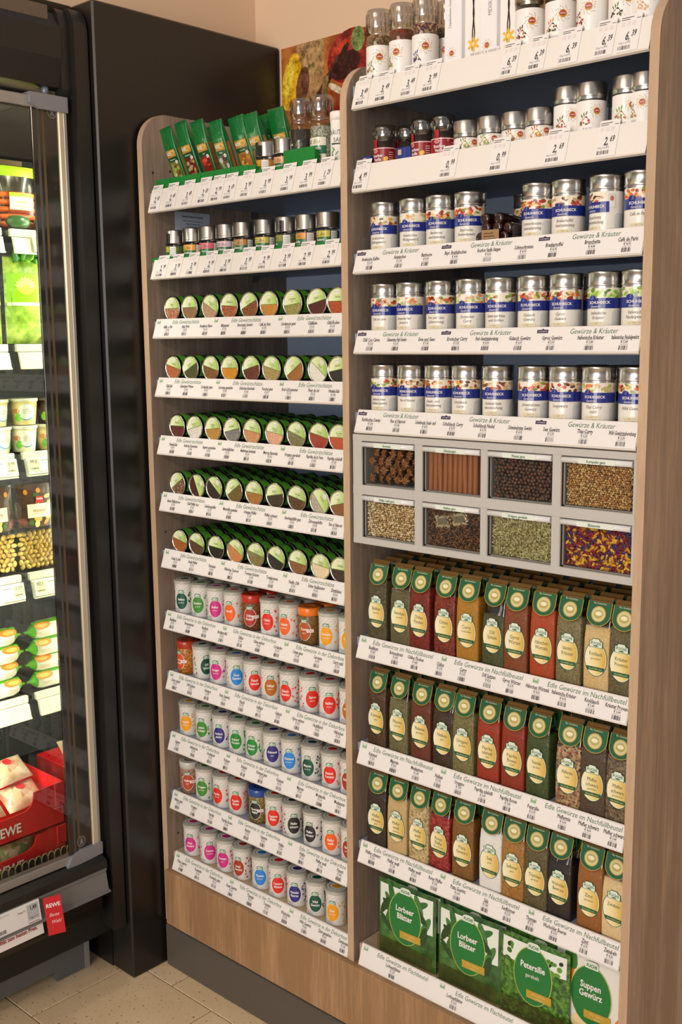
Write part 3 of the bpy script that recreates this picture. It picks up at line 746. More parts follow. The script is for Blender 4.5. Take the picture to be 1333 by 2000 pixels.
# ------------------------------------------------------------------ left bay rows 8 to 12: dekor jars
DG, GR, MA, OR, RE, AM, BL, OB, NA, BK, BR = '#0e5140', '#3f8a2e', '#cf2a86', '#f0641c', '#e02a1c', '#f0a012', '#2a86d8', '#b8680f', '#2c2a7c', '#26282a', '#a8381c'
jar_rows = [
 (7, [340, 371.7, 403, 437, 473, 509, 546, 585, 624.5, 664], [('Basilikum gerebelt', DG, 0), ('Bohnenkraut gerebelt', GR, 0), ('Bratfisch würzer', MA, 10), ('Bratkartoffel', OR, -14), ('Chilies Flocken', '#b02a1c', 0, ('#4a1a0c', '#8a5a20', '#6a2a12'), '#c2321c'), ('China würzer', RE, -8), ('Coriander gemahlen', OR, -22), ('Cumin ganz', '#b0501c', -20, ('#5a3a14', '#8a6a2c', '#6a4a1c'), '#ee7a1e'), ('Curcuma gemahlen', AM, -10), ('Curry mild', AM, 0)]),
 (8, [345, 375.4, 408.6, 441.5, 476.2, 510.7, 548.2, 587, 626, 667], [('Curry scharf', '#e0561c', -40, ('#7a3a10', '#b8681c', '#d8983a'), '#b23a1e'), ('Dill Spitzen', DG, 52), ('Estragon gerebelt', MA, -6), ('Fisch Gewürz', BL, 24), ('Fleisch Zartmacher', RE, 26), ('Geflügel würzer', OB, 14), ('Gulasch Gewürz', RE, -18), ('Gyros würzer', RE, 32), ('Hackfleisch würzer', RE, 12), ('Hähnchen', OB, 0)]),
 (9, [349, 381, 414.4, 446, 480, 514.7, 550.7, 590.7, 630.7, 668], [('Ingwer gemahlen', AM, 0), ('Italienische Kräuter', GR, -6), ('Knoblauch granuliert', NA, -4), ('Kräuter Provence', '#1c8a34', 0), ('Kräuter Butter', '#1c8a34', -10), ('Kümmel ganz', NA, 12), ('Kümmel gemahlen', BL, 0), ('Majoran gerebelt', DG, -14), ('Mozzarella Tomaten', RE, -4), ('Muskatnuss', BR, -10)]),
 (10, [350.7, 381, 415.3, 446, 486.7, 518.4, 552.8, 594.4, 631.3, 669], [('Nelken ganz', '#b8442a', 8, ('#7a5a44', '#b89a80', '#8a4a34'), 'w'), ('Oregano gerebelt', GR, -4), ('Paprika edelsüß', RE, -24), ('Paprika Rosen', RE, 2), ('Bunter Pfeffer', BK, -12, ('#4a3a1c', '#8a7434', '#a8924c'), '#2a4e9a'), ('Cayenne Pfeffer', RE, 4), ('Pfeffer schwarz', BK, 26), ('Pfeffer schwarz', BK, -14), ('Pfeffer weiß', OR, 2), ('Piment gemahlen', BR, -10)]),
 (11, [357.5, 389, 421.5, 453.8, 490.7, 523, 559, 597, 635.3], [('Pizza Gewürz', MA, 0), ('Rosmarin gemahlen', MA, 26), ('Rosmarin ganz', MA, -4), ('Steak Gewürz', BR, -14), ('Thymian gerebelt', BL, 6), ('Tomaten Würzsalz', RE, 14), ('Wacholder Beeren', NA, 0), ('Wild Gewürz', DG, 6), ('Zimt gemahlen', AM, -12)])]
RJu = RJ / S; YJ = 1.4165 + RJu + .002
CN = {DG: 'dark green', GR: 'green', MA: 'magenta', OR: 'orange', RE: 'red', AM: 'amber', BL: 'bright blue', OB: 'ochre', NA: 'navy', BK: 'black', BR: 'brick red', '#1c8a34': 'leaf green'}
for row, pxs, items in jar_rows:
    zs = surf('L', row); xs = [x_left(p, YJ, zs + HJ / S, RJu) for p in pxs]
    for i in range(1, len(xs)): xs[i] = max(xs[i], xs[i - 1] + 2 * RJu + .0012)
    lim = XB - .0012 - RJu
    if xs[-1] > lim:
        d = xs[-1] - lim; xs = [x - d * i / (len(xs) - 1) for i, x in enumerate(xs)]
    names = []
    for i, (x, it) in enumerate(zip(xs, items)):
        nm, col, rz = it[:3]; names.append(nm)
        extra = ', left of the other' if False else ''
        if nm == 'Pfeffer schwarz': extra = ', beside the Cayenne Pfeffer jar' if i == 6 else ', beside the Pfeffer weiß jar'
        if len(it) == 5:
            lidc = '#c9c6bc' if it[4] == 'w' else it[4]
            lab = 'clear spice jar of %s with a %s lid' % (nm, {'#c2321c': 'red', '#ee7a1e': 'orange', '#b23a1e': 'brick red', '#2a4e9a': 'blue', 'w': 'pale grey'}[it[4]])
            t = make_jar(nm, col, 'clear', W(x, YJ, zs), radians(rz * .8 + 28), lab, it[3], lidc)
        else:
            t = make_jar(nm, col, 'white', W(x, YJ, zs), radians(rz * .8 + 28), 'white spice jar with %s oval reading %s%s' % (CN[col], nm, extra))
        for k in (1,):
            dup(t, W(x, YJ + (2 * RJu + .002) * k, zs), '%s behind the %s jar%s' % ('clear spice jar' if len(it) == 5 else 'white spice jar', nm, extra), rz=random.uniform(-.5, .5), skip=())
        st = MB(); st.box(-.006, .008, -.0006, .0006, 0, .016, ACRYL); so = obj('acrylic_stop', st, shelves[('L', row)]); so.location = W(x + .004, 1.4152, zs + .0003)
    ns = [n.split(' ')[0] if len(n) > 13 else n for n in names] + (['Zwiebelsalz'] if row == 11 else [])
    us = [(x - XL0) * S for x in xs] + ([(xs[-1] - XL0) * S + .056] if row == 11 else [])
    label_strip('L', row, 'Edle Gewürze in der Dekorbox', ns, [price() for _ in ns], us, 'jars', 'green')

# ------------------------------------------------------------------ right bay rows 3 to 5: cans
RCu = RC / S; YC = 1.4165 + RCu + .002
can_rows = [
 (2, [723, 780.4, 833, 889.7, 1023, 1082.7, 1157.7, 1227.7], [('Arabisches|Kaffeegewürz', 'mix', 'Arabische Kaffee'), ('Asiatisches|Wokgewürz', 'leek', 'Asiatisches'), ('Barbecue|Gewürzzubereitung', 'tomato', 'Barbecue'), ('Bayrische|Brathendlgewürz', 'tomato', 'Bayr. Brathähnchen'), ('Schmorbraten|Gewürzzubereitung', 'tomato', 'Schmorbraten'), ('Bratkartoffel|Gewürzzubereitung', 'nut', 'Bratkartoffel'), ('Bruschetta|Gewürzmischung', 'nut', 'Bruschetta'), ('Café de Paris', 'tomato', 'Café de Paris')]),
 (3, [724, 774, 833, 892.6, 951, 1015.6, 1079.3, 1155, 1223], [('Chili con carne', 'tomato', 'Chili Con Carne'), ('Chinesisches Fünf|Gewürz', 'leek', 'Chinesisches Fünf Gewürz'), ('Ente und Gans|Zubereitung', 'tomato', 'Ente und Gans'), ('Erotischer|Curry', 'leek', 'Erotischer Curry'), ('Gewürz zum Braten|und Grillen', 'herb', 'Fisch Gewürzzubereitung'), ('Gulasch|Gewürz', 'tomato', 'Gulasch Gewürz'), ('Gyros|Gewürz', 'tomato', 'Gyros Gewürz'), ('Italienische|Kräuter', 'green', 'Italienische Kräuter'), ('Italienisches|Nudelgewürz', 'green', 'Italienisches Nudelgewürz')]),
 (4, [724, 776.5, 831, 884.8, 946, 1017, 1079.3, 1145.4, 1219], [('Karibisches Scampi-|Knoblauchgewürz', 'herb', 'Karibisches Scampi'), ('Ras el Hanout', 'mix', 'Ras el Hanout'), ('Steak- und|Gewürzzubereitung', 'tomato', 'Schuhbecks Steak- und'), ('Schuhbeck|Curry', 'mix', 'Schuhbeck Curry'), ('Schuhbecks Nudel-|würzmischung', 'mix', 'Schuhbeck Nudel'), ('Schweinebraten|Gewürz', 'tomato', 'Schweinebraten Gewürz'), ('Sexgewürz', 'nut', 'Sex Gewürz'), ('Thai Curry|mild', 'leek', 'Thai-Curry'), ('Wild Gewürz', 'tomato', 'Wild Gewürzzubereitung')])]
for row, pxs, items in can_rows:
    zs = surf('R', row); xs = [x_left(p, YC, zs + HC / S, RCu) for p in pxs]
    for i in range(1, len(xs)): xs[i] = max(xs[i], xs[i - 1] + 2 * RCu + .001)
    if xs[-1] > XC - .001 - RCu:
        d = xs[-1] - (XC - .001 - RCu); xs = [x - d * i / (len(xs) - 1) for i, x in enumerate(xs)]
    for i, (x, (t_, pal, nm)) in enumerate(zip(xs, items)):
        pub = t_.replace('|', ' ').replace('Schuhbecks ', '').replace('Schuhbeck ', 'house ')
        c = make_can(t_, pal, W(x, YC, zs), radians(16 + random.uniform(-7, 9)) if not (row == 2 and i == 6) else radians(-14), 'silver-lidded spice can with dark blue band, script reading %s' % pub, foto=(row == 2 and i == 6))
        if (row == 4 and i >= 6) or (row == 2 and i in (4,)) or (row == 3 and i in (1, 4, 6)):
            dup(c, W(x + .012, YC + 2 * RCu + .006, zs), 'silver-lidded spice can standing behind the %s can' % pub, rz=1.1)
        # clear divider between neighbours
        k = MB(); yy = .045; pr = [(0, 0), (yy, 0), (yy, .030)] + [(.008 - .008 * sin(a), .022 + .008 * cos(a)) for a in [pi / 2 * q / 6 for q in range(7)]]
        k.prism(pr, 'x', -.0007, .0007, ACRYL); ko = obj('acrylic_divider', k, shelves[('R', row)]); ko.location = W(x - RCu - .0006, 1.4155, zs + .0003)
    if row == 2:
        # two smaller cans and a heap of brown vanilla tubes in the gap
        gx = (xs[3] + xs[4]) / 2
        for q, (dx, dy) in enumerate(((-.008, .085), (.036, .11))):
            c = make_can('Bourbon|Vanille', 'tomato', W(gx + dx, YC + dy, zs), radians(20), 'silver-lidded can deep in the gap, %s the brown vanilla tubes' % ('behind' if q == 0 else 'to the rear right of'))
        TUB = M('#2e140c', .12, 0, .8, name='brown_glass')
        for q, (dx, dz) in enumerate(((-.026, .010), (-.006, .010), (.014, .010), (-.016, .026), (.004, .026), (.022, .024), (-.018, .042), (.006, .041))):
            v = MB(); v.lathe([(.004, 0), (.0092, .001), (.0096, .004), (.0096, .07), (.008, .074), (.008, .08), (.002, .0805)], 18, [TUB] * 4 + [M('#6a5a44', .4)] * 2, axis='y')
            o = tag(obj('vanilla_tube', v), 'brown glass vanilla tube lying %s' % ('in the bottom layer of the heap between cans', 'in the middle layer of the heap between cans', 'on top of the heap between cans')[0 if dz < .02 else 1 if dz < .03 else 2], 'tube', 'brown vanilla tubes heaped between the cans', W(gx, YC - RCu, zs) + Vector((dx * S, .002 * (q % 3), dz)))
        cards = MB().box(-.018, .018, -.0008, 0, 0, .022, M('#9a7a52', .5)); cards.map = flatY(-.0008)
        for q in range(3): cards.q2(-.014, .005 + q * .005, .012 - q * .003, .0068 + q * .005, M('#5a3a22', .6))
        tag(obj('paper_card', cards), 'small brown card leaning on the vanilla tubes', 'card', loc=W(gx - .004, YC - RCu - .003, zs))
    names = [t[2] for t in items]; us = [(x - XR0) * S for x in xs]
    if row == 2: names.insert(4, 'Bourbon Vanille Stangen'); us.insert(4, (gx - XR0) * S)
    label_strip('R', row, 'Gewürze & Kräuter', names, [price() for _ in names], us, 'cans', 'navy')
# ------------------------------------------------------------------ right bay rows 6 to 8: refill pouches
k6 = 653 / 1333
def pxz(o, p): return (o[0] + k6 * p[0], o[1] + k6 * p[1])
pouch_rows = [
 (5, (680, 1070), [((113, 258), 'Basilikum', 'gerebelt', ('#33301c', '#4c4428', '#5f5636'), .122), ((205, 278), 'Bohnenkraut', 'gerebelt', ('#4a4428', '#6a5f3c'), .112), ((277, 295), 'Chilies Flocken', '', ('#5a1208', '#86240f', '#4a0d06'), .130), ((385, 310), 'Chilies', 'ganz', ('#5a140a', '#8e3414', '#3a0c06'), .116), ((478, 345), 'Curry', 'Goldelefant', ('#9a6a14', '#a8781e'), .134), ((583, 355), 'Dill Spitzen', '', ('#34391e', '#52522e'), .098), ((672, 380), 'Gyros Würzer', '', ('#6e3414', '#84461e'), .126), ((782, 395), 'Hähnchen Würzsalz', '', ('#96360c', '#a84412'), .128), ((890, 415), 'Italienische Kräuter', '', ('#5c5434', '#857a52'), .122), ((1005, 440), 'Knoblauch', 'granuliert', ('#c0a06a', '#d2b680'), .112), ((1112, 455), 'Kräuter Provence', '', ('#4a4228', '#6c6240'), .118)]),
 (6, (680, 1300), [((110, 205), 'Kümmel', 'ganz', ('#33200f', '#5a3c20'), .124), ((198, 225), 'Majoran', 'gerebelt', ('#545030', '#766e48'), .112), ((290, 258), 'Muskatnuss', 'gemahlen', ('#552510', '#6a3218'), .134), ((380, 275), 'Nelken', 'ganz', ('#241408', '#46301c'), .114), ((463, 320), 'Oregano', 'gerebelt', ('#5a5430', '#7f7848'), .122), ((563, 348), 'Paprika edelsüß', 'mild', ('#8a260a', '#9a3010'), .120), ((665, 372), 'Paprika Rosen', 'scharf', ('#7c2208', '#8c2c0e'), .124), ((767, 398), 'Petersilie', 'gerebelt', ('#2c3a18', '#465528'), .122), ((893, 435), 'Pfeffermix', 'bunt', ('#2a1a10', '#b89c70', '#7a2f1c'), .116, 260), ((985, 475), 'Pfeffer schwarz', 'gemahlen', ('#3c2e20', '#54432e'), .130), ((1095, 510), 'Pfeffer schwarz', 'geschrotet', ('#33271a', '#6a5740', '#8a7658'), .118)]),
 (7, (680, 1500), [((110, 215), 'Pfeffer schwarz', 'ganz', ('#21160e', '#3c2c20'), .122), ((193, 250), 'Pfeffer weiß', 'gemahlen', ('#b89a66', '#c4a876'), .118), ((280, 275), 'Pfeffer weiß', 'ganz', ('#a88e5c', '#c9b384', '#8a7040'), .120, 280), ((365, 315), 'Roter Pfeffer', 'Rosa Beeren', ('#6a1010', '#8e2420', '#a83c34'), .112, 280), ((457, 355), 'Pizza Gewürz', '', ('#6c4614', '#845a20'), .126), ((572, 365), 'Salz', 'grob', ('#d6d3cc', '#e6e4e0'), .118), ((663, 400), 'Senfkörner', 'ganz', ('#8a5a22', '#a87834'), .120, 360), ((757, 450), 'Thymian', 'gerebelt', ('#463c22', '#665a38'), .124), ((853, 495), 'Wacholder Beeren', '', ('#17100c', '#2e2420'), .106), ((978, 515), 'Zimt', 'gemahlen', ('#85501a', '#945c24'), .122), ((1082, 565), 'Zwiebeln', '', ('#cdb07c', '#dcc494'), .110)])]
YP = 1.4175 + BD / 2 / S + .0012
for row, org, items in pouch_rows:
    zs = surf('R', row); xs = []
    for it in items: p = pxz(org, it[0]); xs.append(onY(p[0], p[1], YP - BD * .52 / S).x)
    for i in range(1, len(xs)): xs[i] = max(xs[i], xs[i - 1] + (BW * 1.0) / S)
    lim = XC - .001 - BW / 2 / S
    if xs[-1] > lim: d = xs[-1] - lim; xs = [x - d * i / (len(xs) - 1) for i, x in enumerate(xs)]
    lo = XB2 + .001 + BW / 2 / S
    if xs[0] < lo: d = lo - xs[0]; xs = [x + d * (1 - i / (len(xs) - 1)) for i, x in enumerate(xs)]
    for i, (x, it) in enumerate(zip(xs, items)):
        nm, sub, cols, hf = it[1:5]; hf = min(hf, .124)
        cols = cols if len(cols) == 3 else (cols[0], cols[1], None); cols = cols + ((it[5],) if len(it) > 5 else (520,))
        full = (nm + ' ' + sub).strip()
        t = make_pouch(nm, sub, cols, hf, W(x, YP + random.uniform(0, .003), zs), radians(random.uniform(-3, 3)), 'clear refill pouch with green header card, oval label reading %s' % full)
        for q in range(1, 4 if row == 5 else 3):
            dup(t, W(x + random.uniform(-.001, .001), YP + (BD / S + .004) * q, zs), 'clear refill pouch with green header %s behind the %s pouch' % (('', 'directly', 'second in line', 'third in line')[q], full), rz=radians(random.uniform(-3, 3)), skip=())
    names = [it[1] for it in items]
    names = ['Pfeffer schwarz' if False else n for n in names]
    label_strip('R', row, 'Edle Gewürze im Nachfüllbeutel', names, [price() for _ in names], [(x - XR0) * S + .004 for x in xs], 'pouches', 'green')

# ------------------------------------------------------------------ right bay row 9: flat pouches
def pillow(w, h, d, nu=10, nv=10):
    def th(u, v):
        a = max(0, 1 - (2 * u / w) ** 2); b = max(0, 1 - (2 * v / h - 1) ** 2); return d * .5 * (a ** .5) * (b ** .4)
    return th
def flat_pouch_body(w, h, d, mat):
    th = pillow(w, h, d); b = MB(); nu = nv = 12
    for sgn in (-1, 1):
        vs = [(-w / 2 + w * i / nu, sgn * th(-w / 2 + w * i / nu, h * j / nv), h * j / nv) for j in range(nv + 1) for i in range(nu + 1)]
        fs = [(j * (nu + 1) + i, j * (nu + 1) + i + 1, (j + 1) * (nu + 1) + i + 1, (j + 1) * (nu + 1) + i) for j in range(nv) for i in range(nu)]
        b.add(vs, fs if sgn < 0 else [f[::-1] for f in fs], mat, True)
    return b
LEAF = spice('#16401c', '#2c6a2c', '#4f8a3c', 90); 
def leafmat(name, a, b_, c, sc_):
    m, nt, b = nodes(name); n = noise(nt, coords(nt, (1, 1, 1)), sc_, 4, .6)
    nt.links.new(ramp(nt, n, [(.35, a), (.5, b_), (.66, c)]), b.inputs['Base Color']); b.inputs['Roughness'].default_value = .35; b.inputs['Coat Weight'].default_value = .4; return m
LAUREL = leafmat('laurel_print', '#1d4520', '#33632b', '#557f3d', 28); PARS = leafmat('parsley_print', '#183814', '#356a22', '#64983a', 120); SOUP = M('#eae6dc', .35, 0, .4)
SMOKE = clear('smoky_acrylic', '#e9e4d0', .01)
def make_flat(words, kind, loc, rz, label):
    w, h, d = .146, .165, .016; t = thing('flat_pouch', label, 'pouch', loc, rz, 'large flat green herb pouches')
    obj('body', cached(('fb', kind), lambda: flat_pouch_body(w, h, d, {'laurel': LAUREL, 'parsley': PARS, 'soup': SOUP}[kind]).mesh('body')), t)
    th = pillow(w, h, d); p = MB(lambda u, v, o: (u, -th(u, v) - o, v)); wt = M('#e6ebe2', .35, 0, .3)
    rnd = random.Random(len(words) * 7 + 3)
    if kind == 'laurel':
        p.q2(-w * .46, h * .50, w * .46, h * .95, wt, .0003, 12, 8)
        for k in range(26):      # bay leaves with pale midribs over a white ground
            u, v, a = rnd.uniform(-.055, .055), rnd.uniform(.070, .142), rnd.uniform(.5, 1.3) * rnd.choice((-1, 1))
            p.ell(u, v, .024, .0075, M(('#2c6a30', '#1d4520', '#3f7a3c')[k % 3], .35, 0, .3), .0004 + .00002 * k, 14, 2, a)
            p.pg([(u - .020 * cos(a), v - .020 * sin(a)), (u + .022 * cos(a), v + .022 * sin(a)), (u + .022 * cos(a), v + .022 * sin(a) + .0008)], M('#8fb873', .4), .00042 + .00002 * k)
    elif kind == 'parsley':
        p.q2(-w * .46, h * .70, w * .46, h * .95, wt, .0003, 12, 6)
        for k in range(60):
            u, v = rnd.uniform(-.058, .058), .100 + .05 * rnd.random() ** 1.6; p.ell(u, v, rnd.uniform(.004, .008), rnd.uniform(.003, .006), M(('#356a22', '#4f8a2c', '#64983a', '#183814')[k % 4], .35, 0, .3), .0004 + .00001 * k, 9, 1, rnd.uniform(0, 3))
    else:
        for k, (u, v, a) in enumerate(((-.045, .125, 1.3), (-.035, .09, 1.9), (-.05, .05, 1.5), (.05, .05, 1.2))): p.ell(u, v, .034, .008, M('#e07a1e', .35, 0, .3), .0005 + .0001 * k, 16, 2, a)
        for k, (u, v) in enumerate(((-.02, .04), (.03, .025), (-.05, .02))): p.ell(u, v, .018, .015, M(('#f2d9a8', '#c8371c', '#4f8a2c')[k], .35, 0, .3), .0007 + .0001 * k, 14, 2)
        p.ell(-.042, .155, .012, .02, M('#3f7a2a', .35), .0006, 10, 2, .4)
    p.ell(0, .098, .041, .058, M('#b8c25a', .4), .0012, 30, 4); p.ell(0, .098, .0395, .0565, M('#0c7434', .3, 0, .4), .0014, 30, 4)
    p.pg([(-.013, .150), (.013, .150), (.013, .160), (.007, .163), (-.007, .163), (-.013, .160)], M('#dfe9d6', .4), .0017); p.txt('FUCHS', 0, .1555, .008, M('#0c6a34', .5), .0019, bold=True, sx=.85)
    for k, s_ in enumerate(words): p.txt(s_, 0, .118 - .0165 * k - (.002 if k and len(words) > 1 and s_ == 'gerebelt' else 0), .0175 if s_ != 'gerebelt' else .011, PAPER, .0018, bold=s_ != 'gerebelt', sx=.8)
    p.q2(-.012, .054, .040, .070, GOLD, .0017, 6, 2); p.txt('Aus Garten-', .014, .0650, .0062, M('#e9d9a0', .5), .002, res=1, sx=.9); p.txt('anbau', .014, .0585, .0062, M('#e9d9a0', .5), .002, res=1, sx=.9)
    obj('print', p, t); return t
zs = surf('R', 8); YFl = 1.4165 + .010 / S
fx = [-1.162, -1.0215, -.889, -.785]
for x, wds, kd, lb in zip(fx, (('Lorbeer', 'Blätter'), ('Lorbeer', 'Blätter'), ('Petersilie', 'gerebelt'), ('Suppen', 'Gewürz')), ('laurel', 'laurel', 'parsley', 'soup'), ('bay leaf pouch next to the oak divider', 'bay leaf pouch beside the parsley pouch', 'flat green parsley pouch reading Petersilie', 'white and green pouch with carrots reading Suppen Gewürz')):
    if kd == 'soup': x = XC - .002 - .073 / S
    t = make_flat(wds, kd, W(x, YFl + (.004 if kd == 'soup' else 0) + (.012 if kd == 'soup' else 0), zs), radians(2), lb)
    for q in range(1, 5): dup(t, W(x + .004 * q * (kd != 'soup'), YFl + .0155 * q + (.016 if kd == 'soup' else 0), zs), 'flat pouch %s behind the %s' % (('', 'directly', 'second in line', 'third in line', 'fourth in line')[q], lb.split(' reading')[0]), skip=())
    tr = MB().box(-.072, .072, -.0006, .0006, 0, .040, SMOKE); o = obj('acrylic_stop', tr, shelves[('R', 8)]); o.location = W(x, 1.4158, zs + .0003)
label_strip('R', 8, 'Edle Gewürze im Flachbeutel', ['Lorbeerblätter', 'Lorbeerblätter', 'Petersilie', 'Suppengewürz'], ['2,29', '2,29', '1,99', '2,49'], [(x - XR0) * S - .02 for x in fx], 'flat pouches', 'green')

# ------------------------------------------------------------------ spice drawers between row 5 and 6
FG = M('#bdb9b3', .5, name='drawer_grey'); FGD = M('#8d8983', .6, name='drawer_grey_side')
WX = [-1.247, -1.1125, -.981, -.8475]; WWd = .118; WZ = [(-.248, -.171), (-.341, -.265)]
dr = thing('drawer_block', 'grey block of eight clear-fronted spice drawers between the shelves', 'drawers', W(-.995, 1.5, -.353)); DO = dr.location.copy()
def dpart(name, mb, parent=None):
    o = obj(name, mb, parent or dr)
    if not parent: o.location = -DO
    return o
fb = MB()
for z0, z1 in ((-.353, -.341), (-.265 + .0, -.248), (-.171, -.1595)): B(fb, -1.268, -.7245, 1.404, 1.4095, min(z0, z1), max(z0, z1), FG, .0012)
xe = [-1.268] + [v for x in WX for v in (x, x + WWd)] + [-.7245]
for a, b_ in zip(xe[0::2], xe[1::2]): B(fb, a, b_, 1.4045, 1.4095, -.352, -.160, FG, .0012)
dpart('frame', fb)
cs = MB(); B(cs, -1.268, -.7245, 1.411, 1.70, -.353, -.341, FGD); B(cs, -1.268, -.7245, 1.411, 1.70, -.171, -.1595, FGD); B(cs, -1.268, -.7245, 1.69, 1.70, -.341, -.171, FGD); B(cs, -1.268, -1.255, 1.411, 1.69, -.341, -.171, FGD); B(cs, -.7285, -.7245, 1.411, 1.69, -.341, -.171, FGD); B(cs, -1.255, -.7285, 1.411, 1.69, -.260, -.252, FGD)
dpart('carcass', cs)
dn = [['Sternanis', 'Zimtstangen', 'Piment ganz', 'Koriander ganz'], ['Pfeffer weiß ganz', 'Nelken ganz', 'Oregano gerebelt', 'Blütenmix']]
for r in (0, 1):
    for c in range(4):
        z0, z1 = WZ[r]; x0 = WX[c]
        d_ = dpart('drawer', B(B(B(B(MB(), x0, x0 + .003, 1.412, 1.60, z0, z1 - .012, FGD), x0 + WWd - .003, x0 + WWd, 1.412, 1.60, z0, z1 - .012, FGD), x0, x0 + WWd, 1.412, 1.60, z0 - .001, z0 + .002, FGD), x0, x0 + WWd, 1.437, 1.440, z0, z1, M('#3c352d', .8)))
        obj('window_pane', B(MB(), x0 - .001, x0 + WWd + .001, 1.4100, 1.4112, z0 - .001, z1, PANE), d_)
        tb = MB(); rr = .0052; zz = (z1 - .006) * S + H0; yy = 1.407 * S; n = 10
        tb.prism([(yy + .010, zz - rr), (yy + .010, zz + rr)] + [(yy - rr * sin(pi * q / n), zz + rr * cos(pi * q / n)) for q in range(n + 1)], 'x', (x0 + .0015) * S, (x0 + WWd - .0015) * S, M('#ecebea', .35, 0, .3), True)
        gl = obj('label_bar', tb, d_)
        lt = MB(lambda u, v, o: (u, 1.407 * S - rr - o, zz + v)); lt.q2((x0 + .03) * S, -.0042, (x0 + .09) * S, .0042, M('#dfe6da', .5), .0003); lt.txt(dn[r][c], (x0 + WWd / 2) * S, 0, .0066, HGREEN, .0005, sx=.85, bold=True)
        obj('lettering', lt, d_)
def ico():
    t = (1 + 5 ** .5) / 2; v = [(-1, t, 0), (1, t, 0), (-1, -t, 0), (1, -t, 0), (0, -1, t), (0, 1, t), (0, -1, -t), (0, 1, -t), (t, 0, -1), (t, 0, 1), (-t, 0, -1), (-t, 0, 1)]
    l = (1 + t * t) ** .5; v = [Vector(p) / l for p in v]
    f = [(0, 11, 5), (0, 5, 1), (0, 1, 7), (0, 7, 10), (0, 10, 11), (1, 5, 9), (5, 11, 4), (11, 10, 2), (10, 7, 6), (7, 1, 8), (3, 9, 4), (3, 4, 2), (3, 2, 6), (3, 6, 8), (3, 8, 9), (4, 9, 5), (2, 4, 11), (6, 2, 10), (8, 6, 7), (9, 8, 1)]
    return v, f
IV, IF = ico()
def grains(r, c, label, cat, shape, step, size, cols, layers=2, rough=.5):
    """loose spice heaped against the pane of a drawer"""
    z0, z1 = WZ[r]; x0 = WX[c] + .0045; w = (WWd - .009) * S; h = (z1 - z0 - .014) * S; b = MB(); rnd = random.Random(r * 10 + c)
    ms = [M(k, rough) for k in cols]; yb = 1.4122 * S
    for L in range(layers):
        nx = int(w / step); nz = int(h / (step * .87))
        for j in range(nz + 1):
            for i in range(nx):
                x = (i + .5 + .5 * (j % 2) + rnd.uniform(-.25, .25) + .3 * L) * step; z = (j + .5 + rnd.uniform(-.25, .25)) * step * .87
                if x > w - size or z > h: continue
                y = size + L * step * .75 + rnd.uniform(0, step * .35)
                ax = Matrix.Rotation(rnd.uniform(0, 6.3), 3, 'Y') @ Matrix.Rotation(rnd.uniform(-.6, .6), 3, 'X')
                sx, sy, sz = shape; m = rnd.choice(ms); s = size * rnd.uniform(.85, 1.12)
                b.add([tuple(Vector((x0 * S + x, yb + y, z0 * S + H0 + .003 + z)) + ax @ Vector((p.x * sx * s, p.y * sy * s, p.z * sz * s))) for p in IV], IF, m, True)
    o = tag(obj(cat.replace(' ', '_'), b), label, cat); o['kind'] = 'stuff'; return o
grains(0, 2, 'dark brown allspice berries behind the clear drawer front', 'allspice', (1, 1, 1), .0072, .0036, ('#5a3a26', '#5a4432', '#664630', '#4a3020', '#6a3c28'))
grains(0, 3, 'light brown coriander seeds behind the clear drawer front', 'coriander seeds', (1, 1, 1), .0042, .0022, ('#b8864c', '#c69a58', '#946a38', '#d8b878', '#a87c42'))
grains(1, 0, 'pale white peppercorns behind the clear drawer front', 'white pepper', (1, 1, 1), .0048, .0025, ('#d0b484', '#dcc69a', '#b89a6a', '#e8d8b4', '#a88858'))
grains(1, 1, 'dark brown cloves behind the clear drawer front', 'cloves', (.55, .55, 1.5), .0046, .0036, ('#4a2c16', '#6a4420', '#33200f', '#7a5228'))
grains(1, 2, 'grey green rubbed oregano behind the clear drawer front', 'oregano', (1.3, .4, .7), .0036, .0026, ('#98905c', '#b0a874', '#7a7446', '#c4bc8c', '#a09868'))
grains(1, 3, 'mixed yellow, red and blue dried petals behind the clear front', 'dried petals', (1.7, .35, .75), .0052, .0040, ('#d09a1e', '#b8801a', '#6a1428', '#8e1c34', '#5a1240', '#2c2f66', '#e0b43c', '#7a2a20'))
# cinnamon sticks stand upright in their drawer
z0, z1 = WZ[0]; CIN = wood('cinnamon_bark', '#8a4e24', '#b8763c', '#d09a5c', (120, 120, 8)); CIND = M('#4a2812', .7)
def stick(h):
    b = MB(); n = 14; th_ = .0016; R = .0052
    ang = [radians(-150 + 300 * i / n) for i in range(n + 1)]
    o_ = [(R * sin(a), -R * cos(a)) for a in ang]; i_ = [((R - th_) * sin(a), -(R - th_) * cos(a)) for a in ang]
    b.prism(o_ + i_[::-1], 'z', 0, h, CIN, False); return b.mesh('cinnamon_stick')
sm = [stick(.074), stick(.071), stick(.076)]; SX0 = (WX[1] + .0045) * S
for q in range(11):
    for L in (0, 1):
        x = SX0 + .0058 + q * .0113 + L * .004
        if x > SX0 + (WWd - .009) * S - .0055: continue
        o = tag(obj('cinnamon_stick', sm[(q + L) % 3]), 'brown cinnamon stick standing %s in the clear-fronted drawer' % ('against the pane' if L == 0 else 'in the rear rank'), 'cinnamon stick', 'cinnamon sticks in the drawer, %s rank' % ('front' if L == 0 else 'rear'), (x, 1.4122 * S + .0062 + L * .0108, z0 * S + H0 + .0028))
        o.rotation_euler = (0, random.uniform(-.015, .015), random.uniform(-.5, .5))
